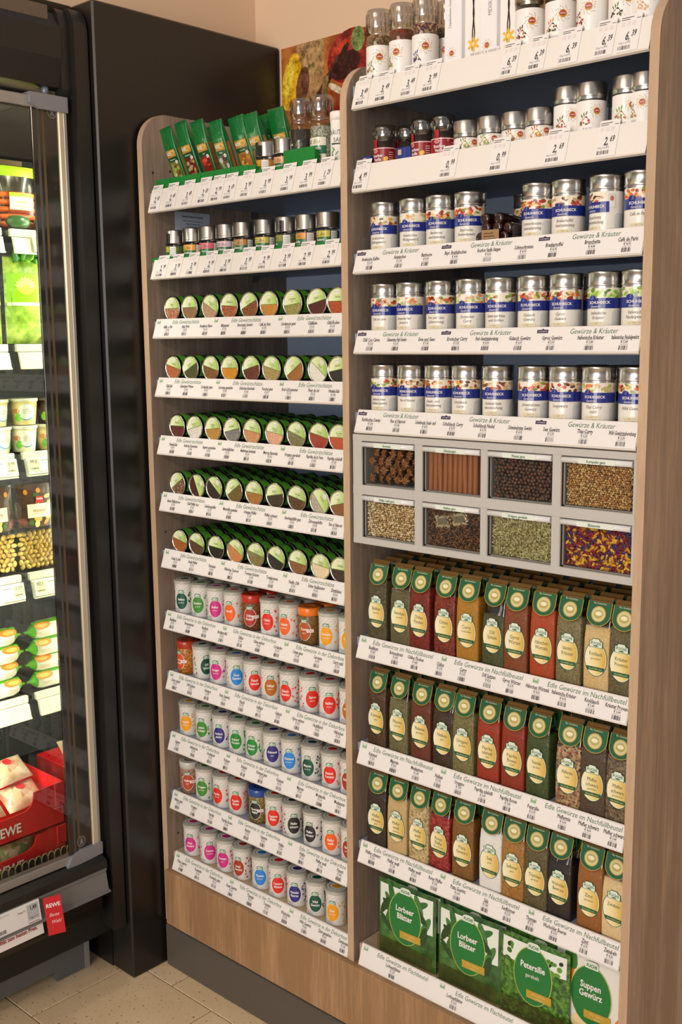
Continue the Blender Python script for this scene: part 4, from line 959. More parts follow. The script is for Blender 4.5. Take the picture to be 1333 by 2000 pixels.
# star anise pods
AN = [M(k, .5) for k in ('#6a3c20', '#7c4c28', '#54301a', '#8a5c34')]
def star(i):
    b = MB(); n = 8
    for k in range(n):
        a = 2 * pi * k / n; L = .0118 * (1 - .12 * ((k * 7 + i) % 3)); w = .0028
        d = Vector((cos(a), 0, sin(a))); s_ = Vector((-sin(a), 0, cos(a))); P = [Vector((0, 0, 0)), d * L * .55 + s_ * w, d * L, d * L * .55 - s_ * w]
        top = [p + Vector((0, -.0022, 0)) for p in P]; top[2] = P[2] + Vector((0, -.0004, 0))
        b.add(P + top, [(0, 1, 2, 3), (4, 7, 6, 5), (0, 4, 5, 1), (1, 5, 6, 2), (2, 6, 7, 3), (3, 7, 4, 0)], AN[(k + i) % 4])
        b.add([d * L * .35 + s_ * .0009 + Vector((0, -.0026, 0)), d * L * .7 + Vector((0, -.0022, 0)), d * L * .35 - s_ * .0009 + Vector((0, -.0026, 0))], [(0, 1, 2)], M('#b8803a', .3))
    return b.mesh('star_anise')
stm = [star(i) for i in range(3)]; AX0 = (WX[0] + .0045) * S; aw = (WWd - .009) * S
for L in (0, 1):
    for j in range(4):
        for i in range(6):
            x = AX0 + .0125 + i * .0205 + (j % 2) * .009 - L * .004; z = z0 * S + H0 + .0145 + j * .0165 + L * .003
            if x > AX0 + aw - .011 or x < AX0 + .011: continue
            o = tag(obj('star_anise', stm[(i + j) % 3]), 'brown star anise pod %s in the clear-fronted drawer' % ('pressed to the pane' if L == 0 else 'in the layer behind'), 'star anise', 'star anise pods, %s layer' % ('front' if L == 0 else 'second'), (x, 1.4122 * S + .0045 + .0032 * ((i + j) % 2) + L * .010, z))
            o.rotation_euler = (random.uniform(-.3, .3), random.uniform(0, 3), random.uniform(-.3, .3))
# two small sachets tossed in the clove drawer
for q, (dx, dz, a) in enumerate(((.036, .050, -.12), (.075, .058, -.2))):
    s_ = flat_pouch_body(.036, .024, .005, M('#b0a27c', .18, 0, .7)); s_.map = lambda u, v, o: (u, -.0026 - o, v); s_.q2(-.010, .006, .012, .018, M('#6e6650', .3, 0, .6), .0003)
    o = tag(obj('sachet', s_), 'small shiny olive sachet lying %s in the clove drawer' % ('lower' if q == 0 else 'higher'), 'sachet', loc=((WX[1] + .0045) * S + dx, 1.4122 * S + .0010 + .003, WZ[1][0] * S + H0 + dz - .012)); o.rotation_euler = (0, a, 0)
# ------------------------------------------------------------------ upper rows
# left row 2: glass jars with big silver lids
RG = .0243; GH = .0735
def bio_lid():
    b = MB(); R = RG
    b.lathe([(R - .001, .0395), (R, .040), (R + .0002, .0425), (R, .043), (R, .068), (R - .0012, .0700), (R - .004, .0705), (.001, .0705)], 36, STEEL, cap0=False); b.map = cyl(R)
    b.q2(-.004, .0440, .008, .0452, M('#6e6a64', .5), .0002, 3); return b.mesh('lid')
def bio_body(cols):
    b = MB(); R = RG - .0018
    b.lathe([(R - .004, 0), (R - .001, .001), (R, .004), (R, .034), (R - .002, .0375), (R - .002, .040)], 32, [spice(*cols)] * 3 + [GLASS] * 2); return b.mesh('body')
REWE_G = M('#1f5c2a', .4)
def bio_label(words, top, lid_flap=False):
    R = RG - .0018; b = MB(cyl(R)); b.q2(-.019, .004, .019, .0335, M('#1c6a34', .35, 0, .3), .0002, 10); b.q2(-.019, .0215, .019, .0335, M(top, .35, 0, .3), .0004, 10)
    b.q2(-.017, .0245, -.0055, .0295, REWE_G, .0006, 3); b.txt('REWE', -.0112, .027, .0042, PAPER, .0008, bold=True, res=1); b.txt('Bio', .003, .027, .0092, M('#5a5a3c', .5), .0006, sh=.35, sx=.9)
    for k, w in enumerate(words): b.txt(w, -.002, .0165 - .0065 * k, .0066, PAPER, .0006, bold=True, sx=min(.9, 9. / len(w) * .7), res=1)
    b.ell(.013, .0065, .004, .0036, PAPER, .0008, 6, 1); b.txt('BIO', .013, .0065, .0028, M('#2a5a34', .5), .001, res=1)
    b.q2(.021, .005, .036, .033, M('#dfe3dc', .4), .0003, 5)
    for k in range(6): b.q2(.0225, .008 + k * .004, .034, .0092 + k * .004, M('#9aa39a', .6), .0005, 3)
    if lid_flap: b.map = cyl(RG); b.q2(.016, .040, .026, .062, M('#181614', .3), .0006, 4); b.map = cyl(RG - .0018)
    return b
def make_bio(words, cols, top, loc, rz, label, flap=False):
    t = thing('glass_spice_jar', label, 'jar', loc, rz, 'short glass spice jars with big silver lids')
    obj('body', cached(('bb', cols), lambda: bio_body(cols)), t); obj('lid', cached('bl', bio_lid), t); obj('label', bio_label(words, top, flap), t); return t
RGu = RG / S; YG = 1.4185 + RGu; zs = surf('L', 1)
gl = [(321.8, ('Basilikum',), ('#4a5a24', '#6a7a3c'), '#b8b23c', -40, 1), (356, ('Cayenne',), ('#a84a14', '#c8742c'), '#e0a030', 12, 0), (387, ('Curry', 'indische Art'), ('#b8862c', '#c89a3c'), '#e0607a', 22, 0), (420.8, ('Kräuter', 'der Provence'), ('#5a5a34', '#7c7a4c'), '#d9b3c4', 22, 0), (453.8, ('Kümmel', 'ganz'), ('#5c3418', '#7c4c24'), '#b07c3c', 14, 0), (495.8, ('Majoran', 'gerebelt'), ('#4a4a28', '#6a6a3c'), '#c2b24a', 14, 0), (536.7, ('Oregano',), ('#4a5028', '#6a703c'), '#8a8a34', -28, 1), (576, ('Paprika', 'edelsüß'), ('#8a2410', '#a43c1c'), '#d08a2c', -10, 0), (616.5, ('Rosmarin',), ('#2c3420', '#444c30'), '#c2b83c', 6, 0)]
xs = [x_left(g[0], YG, zs + .07 / S, RGu) for g in gl]
for i in range(1, len(xs)): xs[i] = max(xs[i], xs[i - 1] + 2 * RGu + .0006)
for x, (px, wd_, cols, top, rz, fl) in zip(xs, gl):
    make_bio(wd_, cols, top, W(x, YG, zs), radians(rz), 'short glass jar with big silver lid, green label reading %s' % ' '.join(wd_), fl)
GT = M('#0e7a2c', .5, name='tray_green'); GT2 = M('#14862f', .5, name='tray_green_light')
def tray(x0, x1, y0, y1, z, h, label, grp='green cardboard display trays'):
    b = MB(); w = (x1 - x0) * S; d = (y1 - y0) * S; t = .001
    b.box(0, w, 0, t, 0, h, GT); b.box(0, w, d - t, d, 0, h * .6, GT); b.box(0, t, t, d - t, 0, h * .8, GT2); b.box(w - t, w, t, d - t, 0, h * .8, GT2); b.box(t, w - t, t, d - t, 0, t, GT)
    return tag(obj('display_tray', b), label, 'tray', grp, W(x0, y0, z + .0003))
tray(-1.829, -1.291, 1.4152, 1.4166, zs, .0095, 'low green cardboard lip in front of the silver-lidded jars')
row2p = ['2,99', '3,99', '3,99', '2,99', '3,99', '3,99', '2,99', '3,99', '2,99', '2,99']
k5 = 410 / 1333; w2 = ['Basilikum', 'Cayenne', 'Curry', 'Kräuter der Provence', 'Kümmel', 'Majoran', 'Oregano', 'Paprika', 'Rosmarin', 'jar by the divider']
for (a, b_), p_, w_, q in zip(((132, 200), (225, 290), (325, 392), (435, 507), (540, 610), (668, 747), (783, 863), (915, 995), (1037, 1125), (1190, 1278)), row2p, ['oak side panel'] + w2[:3] + ['Kräuter der Provence', 'Kümmel', 'Majoran', 'Oregano', 'Paprika', 'Rosmarin'], range(10)):
    price_tag('L', 1, 270 + k5 * a, 270 + k5 * b_, p_, w_ + (' jar' if q else ''), 180 + k5 * (1060 - 9 * q))
row1p = ['2,69', '2,49', '3,49', '2,69', '2,99', '2,69', '3,99', '3,99', '3,99', '3,99', '1,29']
for (a, b_), p_, w_, q in zip(((98, 160), (195, 260), (297, 365), (400, 470), (483, 555), (562, 637), (670, 745), (790, 870), (925, 1008), (1047, 1135), (1165, 1250)), row1p, ['first green tray', 'cardamom bag', 'nutmeg bag', 'chilli bag', 'peppercorn bag', 'turmeric bag', 'last green tray', 'lone amber jar', 'Tomaten jar', 'pepper grinder', 'white salt shaker'], range(11)):
    price_tag('L', 0, 270 + k5 * a, 270 + k5 * b_, p_, w_, 180 + k5 * (640 - 15 * q))

# left row 1: green bags in trays
BG, _nt, _b = nodes('bag_green_film'); _b.inputs['Base Color'].default_value = lin('#0f6a2e'); _b.inputs['Roughness'].default_value = .22; _b.inputs['Coat Weight'].default_value = .5
bump(_nt, noise(_nt, coords(_nt, (1, 1, .45)), 75, 3, .55), _b, .8, .004)
BGD = M('#0a4a22', .25, 0, .6, name='bag_dark_film')
def green_bag(i, w, d, h, side, pic, words, loc, ry, rx, label):
    t = thing('spice_bag', label, 'bag', loc, 0, 'green block-bottom spice bags', ry=ry, rx=rx)
    b = MB(); hb = h * .72
    loft(b, [section(w * .95, d * .95, 0), section(w, d, .003), section(w * 1.02, d * 1.05, hb * .5), section(w, d * .95, hb)], BG, True, False)
    loft(b, [section(w, d * .95, hb), section(w * .97, d * .62, h * .86), section(w * 1.0, .005, h * .94), section(w * 1.03, .003, h)], BG, False)
    b.add([(w / 2 * 1.03, -d * .2, .004), (w / 2 * 1.03, d * .2, .004), (w / 2 * 1.035, d * .2, hb * .9), (w / 2 * 1.035, -d * .2, hb * .9)], [(0, 1, 2, 3)], M(side, .3, 0, .5))
    obj('body', b, t)
    p = MB(flatY(-d * .545)); v0_, v1_ = h * .13, h * .66; pc = [M(c, .3, 0, .4) for c in pic]
    p.q2(-w * .36, v0_, w * .40, v1_, pc[0], .0003); p.q2(-w * .36, v1_ - .016, w * .40, v1_, M('#b8863c', .35, 0, .4), .0005); p.ell(.002, v1_ - .007, w * .30, .006, M('#d9b45c', .35), .0006, 14, 1)
    p.q2(-w * .36, v1_ - .026, w * .40, v1_ - .016, BGD, .0005); p.q2(-w * .33, v1_ - .010, -w * .02, v1_ - .005, M('#f0ead8', .4), .0008); p.txt('REWE', -w * .17, v1_ - .0075, .0036, REWE_G, .001, bold=True, res=1)
    p.txt('Bio', w * .16, v1_ - .0075, .0070, M('#6a5a2c', .5), .0008, sh=.3, res=1); p.txt(words, 0, v1_ - .021, .0052, PAPER, .0008, sx=.8, res=1)
    rnd = random.Random(i)
    for k in range(12): p.ell(rnd.uniform(-w * .24, w * .28), rnd.uniform(v0_ + .006, v1_ - .032), rnd.uniform(.003, .0062), rnd.uniform(.003, .005), pc[1 + k % (len(pc) - 1)], .0005 + .00002 * k, 10, 1, rnd.uniform(0, 3))
    p.ell(w * .26, v1_ - .028, .0046, .0042, PAPER, .0012, 6, 1); p.txt('BIO', w * .26, v1_ - .028, .003, REWE_G, .0014, res=1)
    p.q2(w * .20, v0_ + .001, w * .38, v0_ + .011, PAPER, .0012); p.pg([(w * .24, v0_ + .003), (w * .34, v0_ + .003), (w * .31, v0_ + .009)], REWE_G, .0014)
    obj('printed_panel', p, t)
    for k in range(2):
        x = rnd.uniform(-.3, .3) * w
    return t
zs = surf('L', 0)
gb = [(-1.7725, 1.452, .030, .135, '#8a7a3c', ('#7c7434', '#a9b84a', '#e3d3b0', '#6a4a28', '#8f9a4a'), 'Kardamom', -24, 'green bag with cardamom picture leaning on the oak side'),
      (-1.7235, 1.452, .030, .140, '#4a4a4a', ('#6a1c14', '#8a6a4a', '#b89a78', '#c9a24a'), 'Muskatnuss', -24, 'green bag with dark red nutmeg picture'),
      (-1.6815, 1.455, .032, .136, '#a8421c', ('#7a1c10', '#c2301a', '#e0481c', '#5a0e08'), 'Chili', -20, 'green bag with bright red chilli picture'),
      (-1.6265, 1.448, .030, .126, '#b85a24', ('#5a5248', '#8a9a5c', '#2c2a20', '#c9c2b0'), 'Pfeffer', -13, 'glossy green bag with black and white peppercorn picture'),
      (-1.5865, 1.470, .036, .132, '#a8764c', ('#a8681c', '#c8862c', '#8a4e14', '#e0a848'), 'Curcuma', -20, 'wide green bag with orange turmeric picture'),
      (-1.5475, 1.470, .032, .132, '#a8764c', ('#8a4e1c', '#c07c2c', '#6a3810'), 'Ingwer', -18, 'green bag with brown ginger picture behind the amber jar'),
      (-1.5125, 1.500, .036, .140, '#b08058', ('#9a5c1c', '#c88a34', '#7a4414'), 'Zimt', -8, 'upright green bag with brown cinnamon picture by the poster'),
      (-1.470, 1.545, .034, .105, '#6a5a2c', ('#8a7a3c', '#b0a050', '#5a5a24'), 'Fenchel', 6, 'small crumpled green bag behind the two silver-lidded jars'),
      (-1.437, 1.540, .036, .108, '#8a6a2c', ('#a88a3c', '#d0b050', '#6a7a2c'), 'Koriander', 18, 'green bag tipped right behind the pepper grinder'),
      (-1.640, 1.535, .034, .150, '#8a6a2c', ('#3a5a2c', '#4a7a3c', '#2c4a24'), 'Salbei', -10, 'tall plain green bag behind the peppercorn bag'),
      (-1.735, 1.535, .034, .142, '#8a6a2c', ('#c8801c', '#e09a2c', '#a8601c'), 'Curry', -12, 'green bag with amber picture in the second rank by the oak side'),
      (-1.585, 1.545, .034, .146, '#8a6a2c', ('#7a3a1c', '#9a5a2c', '#5a2c14'), 'Nelken', -14, 'green bag with brown clove picture in the second rank')]
for i, (x, y, w, h, side, pic, wd_, a, lb) in enumerate(gb): green_bag(i, w * 1.28, .017, h * 1.06, side, pic, wd_, W(x, y + .014, zs + .004), radians(a * .3), radians(18 if a < 0 else 4), lb)
tb_ = [304.5, 333, 364.5, 391.5, 420, 451.5, 486, 500]
tw = ['cardamom bag', 'nutmeg bag', 'chilli bag', 'space before the peppercorn bag', 'peppercorn bag', 'turmeric bag', 'ginger bag']
for q in range(7):
    xa = onY(tb_[q], 362 - 5 * q, 1.4165).x; xb = onY(tb_[q + 1], 362 - 5 * q, 1.4165).x
    tray(xa, xb - .0006, 1.4165, 1.4332, zs, .026 if q < 6 else .024, 'low green cardboard tray under the ' + tw[q])
tray(-1.531, -1.4415, 1.4165, 1.420, zs, .012, 'shallow green cardboard tray under the two silver-lidded jars')
tray(-1.4405, -1.362, 1.4165, 1.428, zs, .040, 'tall green cardboard tray holding the two clear grinders')
make_bio(('Curry',), ('#b8702c', '#c8863c'), '#d9962c', W(-1.5135, 1.4215 + RGu + .002, zs), radians(-38), 'silver-lidded glass jar with amber spice on the top shelf', True)
make_bio(('Tomaten-',), ('#c8703c', '#d8885a'), '#e0a070', W(-1.4665, 1.4215 + RGu + .002, zs), radians(4), 'silver-lidded glass jar reading Tomaten beside the tall green tray')

# clear grinders
CAPG = clear('grinder_cap', '#dcd8d2', .26, .16)
def grinder_mesh(R, H, hc):
    cap = MB(); z = H - hc
    cap.lathe([(R * .93, z - .016), (R * .93, z - .012), (R * .86, z - .011), (R * .86, z - .007), (R * .95, z - .006), (R * .95, z - .001), (R * .98, z), (R * 1.02, z + .004), (R, H - .008), (R * .9, H - .001), (R * .5, H)], 30, CAPG, cap0=False)
    for k in range(18):
        a = 2 * pi * k / 18; cap.tube([(R * 1.0 * cos(a), R * 1.0 * sin(a), z + .004), (R * .995 * cos(a), R * .995 * sin(a), H - .009)], .0009, 4, CAPG)
    g = MB(); g.lathe([(R * .8, 0), (R * .97, .002), (R, .006), (R, z - .022), (R * .9, z - .016)], 30, GLASS)
    return cap.mesh('cap'), g.mesh('glass')
def make_grinder(R, H, hc, cols, lab, loc, rz, label, group, hf):
    t = thing('spice_grinder', label, 'grinder', loc, rz, group); cap, g = cached(('gr', R, H, hc), lambda: grinder_mesh(R, H, hc))
    obj('cap', cap, t); obj('glass', g, t)
    c = MB(); c.lathe([(R * .76, .002), (R * .93, .005), (R * .95, .009), (R * .95, hf), (R * .7, hf + .001)], 28, spice(*cols)); obj('contents', c, t)
    obj('label', lab, t); return t
def emblem_sun(b, u, v, s, o=.0006):
    for k in range(26):
        a = 2 * pi * k / 26; rr = s * (1.0 + .25 * (k % 3)); b.ell(u + rr * cos(a), v + rr * sin(a), s * .10, s * .10, M(('#c9a24a', '#8a8a4a', '#b8683c')[k % 3], .5), o, 6, 1)
    b.ell(u, v, s * .78, s * .78, M('#c98a2c', .4), o + .0001, 18, 1); b.ell(u, v + s * .1, s * .6, s * .55, M('#a8401c', .4), o + .0002, 16, 1); b.q2(u - s * .62, v - s * .18, u + s * .62, v + s * .28, M('#b8281c', .4), o + .0003, 2)
    b.txt('REWE', u, v + .05 * s, s * .36, PAPER, o + .0005, bold=True, res=1)
def bio_gr_label(R, words, dark):
    b = MB(cyl(R)); b.q2(-.026, .012, .026, .060, M('#2e2c28' if dark else '#e9e2cc', .35, 0, .4), .0003, 12); b.q2(-.024, .028, .026, .044, M('#0f6a44', .35, 0, .4), .0005, 12)
    b.q2(-.020, .049, -.006, .055, REWE_G, .0005, 3); b.txt('REWE', -.013, .052, .005, PAPER, .0007, bold=True, res=1); b.txt('Bio', .006, .052, .0115, M('#8a8a5c', .5), .0006, sh=.35)
    for k, w in enumerate(words): b.txt(w, 0, .0395 - .0075 * k, .0085 - .002 * k, PAPER, .0008, bold=True, sx=.8, sh=.15)
    for k in range(6): b.ell(-.012 + k * .005, .02 + .003 * (k % 2), .004, .002, M('#7a9a3c', .4), .0006 + .00002 * k, 8, 1, k)
    return b
zs = surf('L', 0)
for x, y, R, cols, wd_, dk, rz, lb in ((-1.424, 1.447, .0225, ('#2a2018', '#4a3c2c'), ('Pfeffer', 'schwarz, ganz'), 1, 12, 'clear grinder of black pepper with dark label reading Pfeffer'), (-1.3785, 1.452, .0235, ('#6a6a4a', '#a8a488', '#d8d4c4'), ('Kräutersalz', 'italienisches'), 0, 0, 'clear grinder of herb salt with cream label reading Kräutersalz'), (-1.334, 1.492, .0225, ('#4a4a2c', '#7a744c'), ('Kräuter',), 0, 10, 'clear grinder behind the white salt shaker')):
    make_grinder(R, .142, .034, cols, bio_gr_label(R, wd_, dk), W(x, y, zs), radians(rz), lb, 'clear grinders on the left top shelf', .082)
# white salt shaker
st_ = thing('salt_shaker', 'white cardboard salt shaker reading KRÄUTER SALZ beside the oak divider', 'shaker', W(-1.3225, 1.4385, zs), radians(26)); R = .0185
b = MB(); b.lathe([(R - .001, 0), (R, .001), (R, .084)], 32, M('#f0ece6', .5), cap1=False); obj('tube', b, st_)
b = MB(); b.lathe([(R + .0006, .083), (R + .0006, .098), (R - .001, .100), (.002, .100)], 32, M('#f4ede6', .4, 0, .2)); obj('cap', b, st_)
p = MB(cyl(R)); p.txt('KRÄUTER', -.003, .060, .0125, M('#3c4440', .5), .0004, sx=.75); p.txt('SALZ', .004, .046, .0125, M('#3c4440', .5), .0004, sx=.85); p.q2(-.013, .0372, .0145, .040, M('#1e3a34', .5), .0004, 6); p.q2(-.024, .062, -.018, .078, M('#1e3a34', .5), .0004, 2)
for k in range(12): p.ell(random.choice((-.008, -.002, .02)) + random.uniform(-.006, .006), random.uniform(.008, .032), .0013, .005, M(('#5a8a3c', '#86ac4a', '#3f6a2c')[k % 3], .5), .0004 + .00003 * k, 8, 1, random.uniform(-1, 1))
obj('label', p, st_)

# right row 1: grinders, vanilla boxes, tall cans
zs = surf('R', 0)
def white_label(R, v0_, v1_, heap, title, es=.0085, eu=.010):
    b = MB(cyl(R)); b.q2(-pi * R * .98, v0_, pi * R * .98, v1_, M('#efebe6', .45, 0, .15), .0003, 36); emblem_sun(b, eu, v1_ - (v1_ - v0_) * .34, es)
    hv = v0_ + (v1_ - v0_) * .24; rnd = random.Random(len(title) + int(v1_ * 1e4))
    b.pg([(-R * .75, hv), (R * .25, hv), (R * .0, hv + .006), (-R * .22, hv + .014), (-R * .5, hv + .009)], M(heap[0], .6), .0006)
    for k in range(16):
        u = rnd.uniform(-R * .7, R * .1); b.ell(u, hv + rnd.uniform(.001, .010) * (1 - abs(u + R * .25) / R), .0017, .0013, M(heap[1 + k % (len(heap) - 1)], .6), .0008 + .00001 * k, 7, 1, rnd.uniform(0, 3))
    for k in range(3): b.ell(-R * .55 + k * .004, hv + .014 + .002 * k, .0011, .0034, M(heap[-1], .5), .0007 + .00003 * k, 8, 1, .5 - k * .4)
    b.txt(title, -R * .15, v0_ + .0062, .0062, M('#a8a0a4', .6), .0006, sx=.7, res=1); b.q2(-R * .6, v0_ + .0018, R * .35, v0_ + .0026, M('#c9a89a', .6), .0006, 4)
    return b
RW = .0238; YW = 1.4185 + RW / S
for px, cols, heap, nm, dy, rz in ((715.5, ('#2c1c12', '#a88a58', '#6a3a24'), ('#8a5a34', '#b8864c', '#6a2c24', '#7aa03c'), 'MEDITERRAN', 0, 18), (760.5, ('#4a1c10', '#7a4a24', '#8a2a1c'), ('#8a5a34', '#b8864c', '#7aa03c'), 'FLAMME', .001, -12), (805.5, ('#7a1a18', '#3a2438', '#b89a68'), ('#9a6a3c', '#6a3a2c', '#3a4a8a'), 'BLÜTEN PFEFFER', .001, 14), (851, ('#3a2838', '#6a4a34', '#7a7a4a'), ('#9a6a3c', '#6a3a2c', '#3a4a8a'), 'BUNTER PFEFFER', .045, 0)):
    x = x_left(px, YW + dy, zs + .12 / S, RW / S)
    make_grinder(RW, .131, .036, (cols[0], cols[1], cols[2], 330), white_label(RW, .004, .0655, heap, nm), W(x, YW + dy, zs), radians(rz), 'clear-capped grinder with white label reading %s on the top shelf' % nm, 'clear grinders on the right top shelf', .084)
tray(-1.2607, -1.092, 1.4165, 1.4168, zs, .008, 'low pale card lip before the white-labelled grinders', 'pale card lips on the right shelves').data.materials[0] = PAPER
def vanilla_box(x0, x1, label):
    t = thing('vanilla_box', label, 'box', W(x0, 1.420, zs), 0, 'tall white vanilla gift boxes'); w = (x1 - x0) * S; h = .168
    b = MB(); b.rbox(0, w * .50, 0, .030, 0, h, M('#eceaec', .4, 0, .2), .0015); b.rbox(w * .50, w, .010, .030, 0, h, M('#efe9e4', .4, 0, .2), .0008); b.box(w * .44, w * .56, .0302, .031, 0, h, M('#aab6c4', .5)); obj('carton', b, t)  # blue-grey strip carries the shade of the carton's inner face as colour
    p = MB(flatY(0)); ik = M('#5c5a60', .6)
    p.txt('2 handverlesene Gourmet Vanilleschoten', w * .17, .105, .0072, ik, .0004, sx=.72, rot=pi / 2, res=1) if 'first' in label else p.txt('MEXIKOS & VANILLE', w * .30, .105, .0105, M('#8a868c', .6), .0004, sx=.8, rot=pi / 2)
    obj('side_print', p, t); p = MB(flatY(0)); emblem_sun(p, w * .22, .020, .0062, .0004); obj('emblem', p, t)
    v = MB(flatY(.010)); c = w * .75; V = M('#1c1512', .4); Y = M('#ecb838', .5)
    v.map = lambda u, q, o: (u, .010 - o, q)
    for s_, top, hk in ((-1, .118, 1), (1, .132, 0)):
        pts = [(c - .001 + s_ * .0015, .020), (c + s_ * .0022, .050), (c - s_ * .0010, .080), (c + s_ * .0018, top - .012), (c + s_ * .0005, top)] + ([(c - .004, top + .004), (c - .0075, top + .001)] if hk else [])
        for (a, b_), (d, e) in zip(pts, pts[1:]):
            n = Vector((e - b_, a - d)).normalized() * .0011; v.pg([(a - n.x, b_ - n.y), (d - n.x, e - n.y), (d + n.x, e + n.y), (a + n.x, b_ + n.y)], V, .0005)
    for k in range(6): a = pi / 2 + k * 2 * pi / 6; v.ell(c + .007 * cos(a), .030 + .007 * sin(a), .0062, .0024, Y, .0007 + .00003 * k, 12, 1, a)
    v.ell(c, .030, .003, .0035, M('#f4d672', .5), .001, 10, 1); obj('vanilla_picture', v, t)
xv = [onY(p, 108, 1.420).x for p in (868, 937, 1004)]
vanilla_box(xv[0], xv[1] - .001, 'tall white vanilla box, the first beside the grinders'); vanilla_box(xv[1], xv[2], 'tall white vanilla box with a grey MEXIKOS VANILLE side, beside the cans')
lp = thing('card_lip', 'narrow white card lip reading MEXIKOS VANILLE before the vanilla boxes', 'card', W(onY(914, 112, 1.4165).x, 1.4165, zs)); lw = (onY(985, 105, 1.4165).x - onY(914, 112, 1.4165).x) * S
obj('card', MB().box(0, lw, 0, .0006, 0, .013, PAPER), lp); p = MB(flatY(0)); p.txt('MEXIKOS & VANILLE', lw / 2, .0085, .008, M('#9a9498', .6), .0004, sx=.85); obj('lettering', p, lp)
RK = .0262; YK = 1.4185 + RK / S
def tall_can(R, H, hl, lab, loc, rz, label, group, lidm, rim):
    t = thing('spice_tin_can', label, 'can', loc, rz, group)
    b = MB(); b.lathe([(R - .0018, 0), (R - .001, .001), (R - .001, H - hl)], 34, lidm); obj('body', b, t)
    b = MB(); b.lathe([(R - .001, H - hl - .004), (R - .0004, H - hl), (R, H - hl + .001), (R + .0003, H - hl + .002), (R, H - hl + .003), (R, H - .003), (R - .0014, H - .0012), (R - .003, H - .0005), (R - .0045, H), (.002, H)], 34, [lidm] * 7 + [rim] * 2, cap0=False); obj('lid', b, t)
    obj('label', lab, t)
BRONZ = M('#a89a84', .25, 1, name='bronze_steel'); BLKRIM = M('#3a2a26', .3)
for px, nm, heap, rz in ((1006, 'LIONS', ('#7a3a1c', '#a8602c', '#5a2410'), 16), (1065, 'NANAH', ('#1e2a18', '#2c3c22', '#4a5a34', '#e08a4a'), 16), (1127, 'JOANNES', ('#7a3214', '#a84c1c', '#8a2a1c'), -8), (1190, 'PHOENIX', ('#2c1c18', '#4a3028', '#3a2420', '#6a8a3c'), 16), (1249, 'SAMBAL', ('#c98a5a', '#d8a878', '#e0b890'), 20)):
    x = x_left(px, YK, zs + .06 / S, RK / S)
    if x > XC - .002 - RK / S: x = XC - .002 - RK / S
    tall_can(RK, .108, .034, white_label(RK - .001, .003, .064, heap, nm, .0080, .010), W(x, YK, zs), radians(rz), 'tall bronze-lidded can with white label reading %s on the top shelf' % nm, 'tall bronze-lidded cans on the top shelf', BRONZ, BLKRIM)
kk = 653 / 1333
for (a, b_), p_, w_, q in zip(((45, 95), (122, 185), (225, 285), (310, 375), (625, 690), (735, 800), (855, 935), (1000, 1075), (1090, 1175)), ('3,49', '3,49', '3,49', '3,99', '6,39', '6,39', '6,39', '6,39', '6,39'), ('MEDITERRAN grinder', 'FLAMME grinder', 'BLÜTEN PFEFFER grinder', 'first vanilla box', 'LIONS can', 'NANAH can', 'JOANNES can', 'PHOENIX can', 'SAMBAL can'), range(9)):
    price_tag('R', 0, 680 + kk * a, 680 + kk * b_, p_, w_, 160 - q * 15)

# right row 2: small red vanilla grinders, short and tall silver tins
zs = surf('R', 1); RV = .0225; YV = 1.4185 + RV / S
def red_label(R):
    b = MB(cyl(R)); rd = M('#8e1420', .3, 0, .5); b.q2(-pi * R * .9, .004, pi * R * .9, .033, rd, .0003, 30); b.q2(-pi * R * .9, .0305, pi * R * .9, .0318, M('#e9d9d2', .4), .0005, 30); b.q2(-.015, .033, -.006, .047, M('#a8101c', .3, 0, .5), .0005, 3)
    b.ell(-.010, .0265, .005, .0032, PAPER, .0006, 14, 1); b.ell(-.010, .0265, .0042, .0024, M('#c21c24', .4), .0008, 12, 1); b.txt('Oetker', -.010, .0265, .0026, PAPER, .001, res=1)
    b.txt('Bourbon', -.006, .0185, .0078, PAPER, .0006, bold=True, sx=.8); b.txt('Vanille', -.006, .0115, .0078, PAPER, .0006, bold=True, sx=.8); b.ell(.011, .012, .005, .004, M('#f0b83c', .4), .0006, 10, 1, .5)
    for k in range(4): b.q2(.017, .011 + .004 * k, .026, .0122 + .004 * k, M('#e0c4bc', .5), .0006, 3)
    return b
for px, dy, rz, lb in ((729.5, 0, 14, 'red-wrapped vanilla grinder between the two blue sachet boxes'), (774, .030, 0, 'red-wrapped vanilla grinder pushed back behind the blue box'), (803.5, .001, 4, 'red-wrapped vanilla grinder right of the larger blue box'), (843, .001, 30, 'red-wrapped vanilla grinder beside the first short silver tin')):
    x = x_left(px, YV + dy, zs + .065 / S, RV / S); make_grinder(RV, .0745, .024, ('#1a1210', '#2e221c'), red_label(RV), W(x, YV + dy, zs), radians(rz), lb, 'red vanilla grinders on the second shelf', .044)
for px0, px1, py, h, lb in ((708, 727, 315, .020, 'small dark blue sachet box beside the oak divider'), (776, 805, 303, .026, 'larger dark blue sachet box leaning between red grinders')):
    x0 = onY(px0, py, 1.4185).x; x1 = onY(px1, py, 1.4185).x; b = MB().rbox(0, (x1 - x0) * S * .92, 0, .014, 0, h, M('#2a3a86', .35, 0, .3), .0008); b.map = flatY(0); b.q2(.004, h * .5, .012, h * .85, M('#c9b48a', .5)); b.q2((x1 - x0) * S * .55, .002, (x1 - x0) * S * .57, h - .002, M('#6a78b8', .5))
    tag(obj('sachet_box', b), lb, 'box', loc=W(x0, 1.4168, zs))
RS = .0248; YS = 1.4185 + RS / S
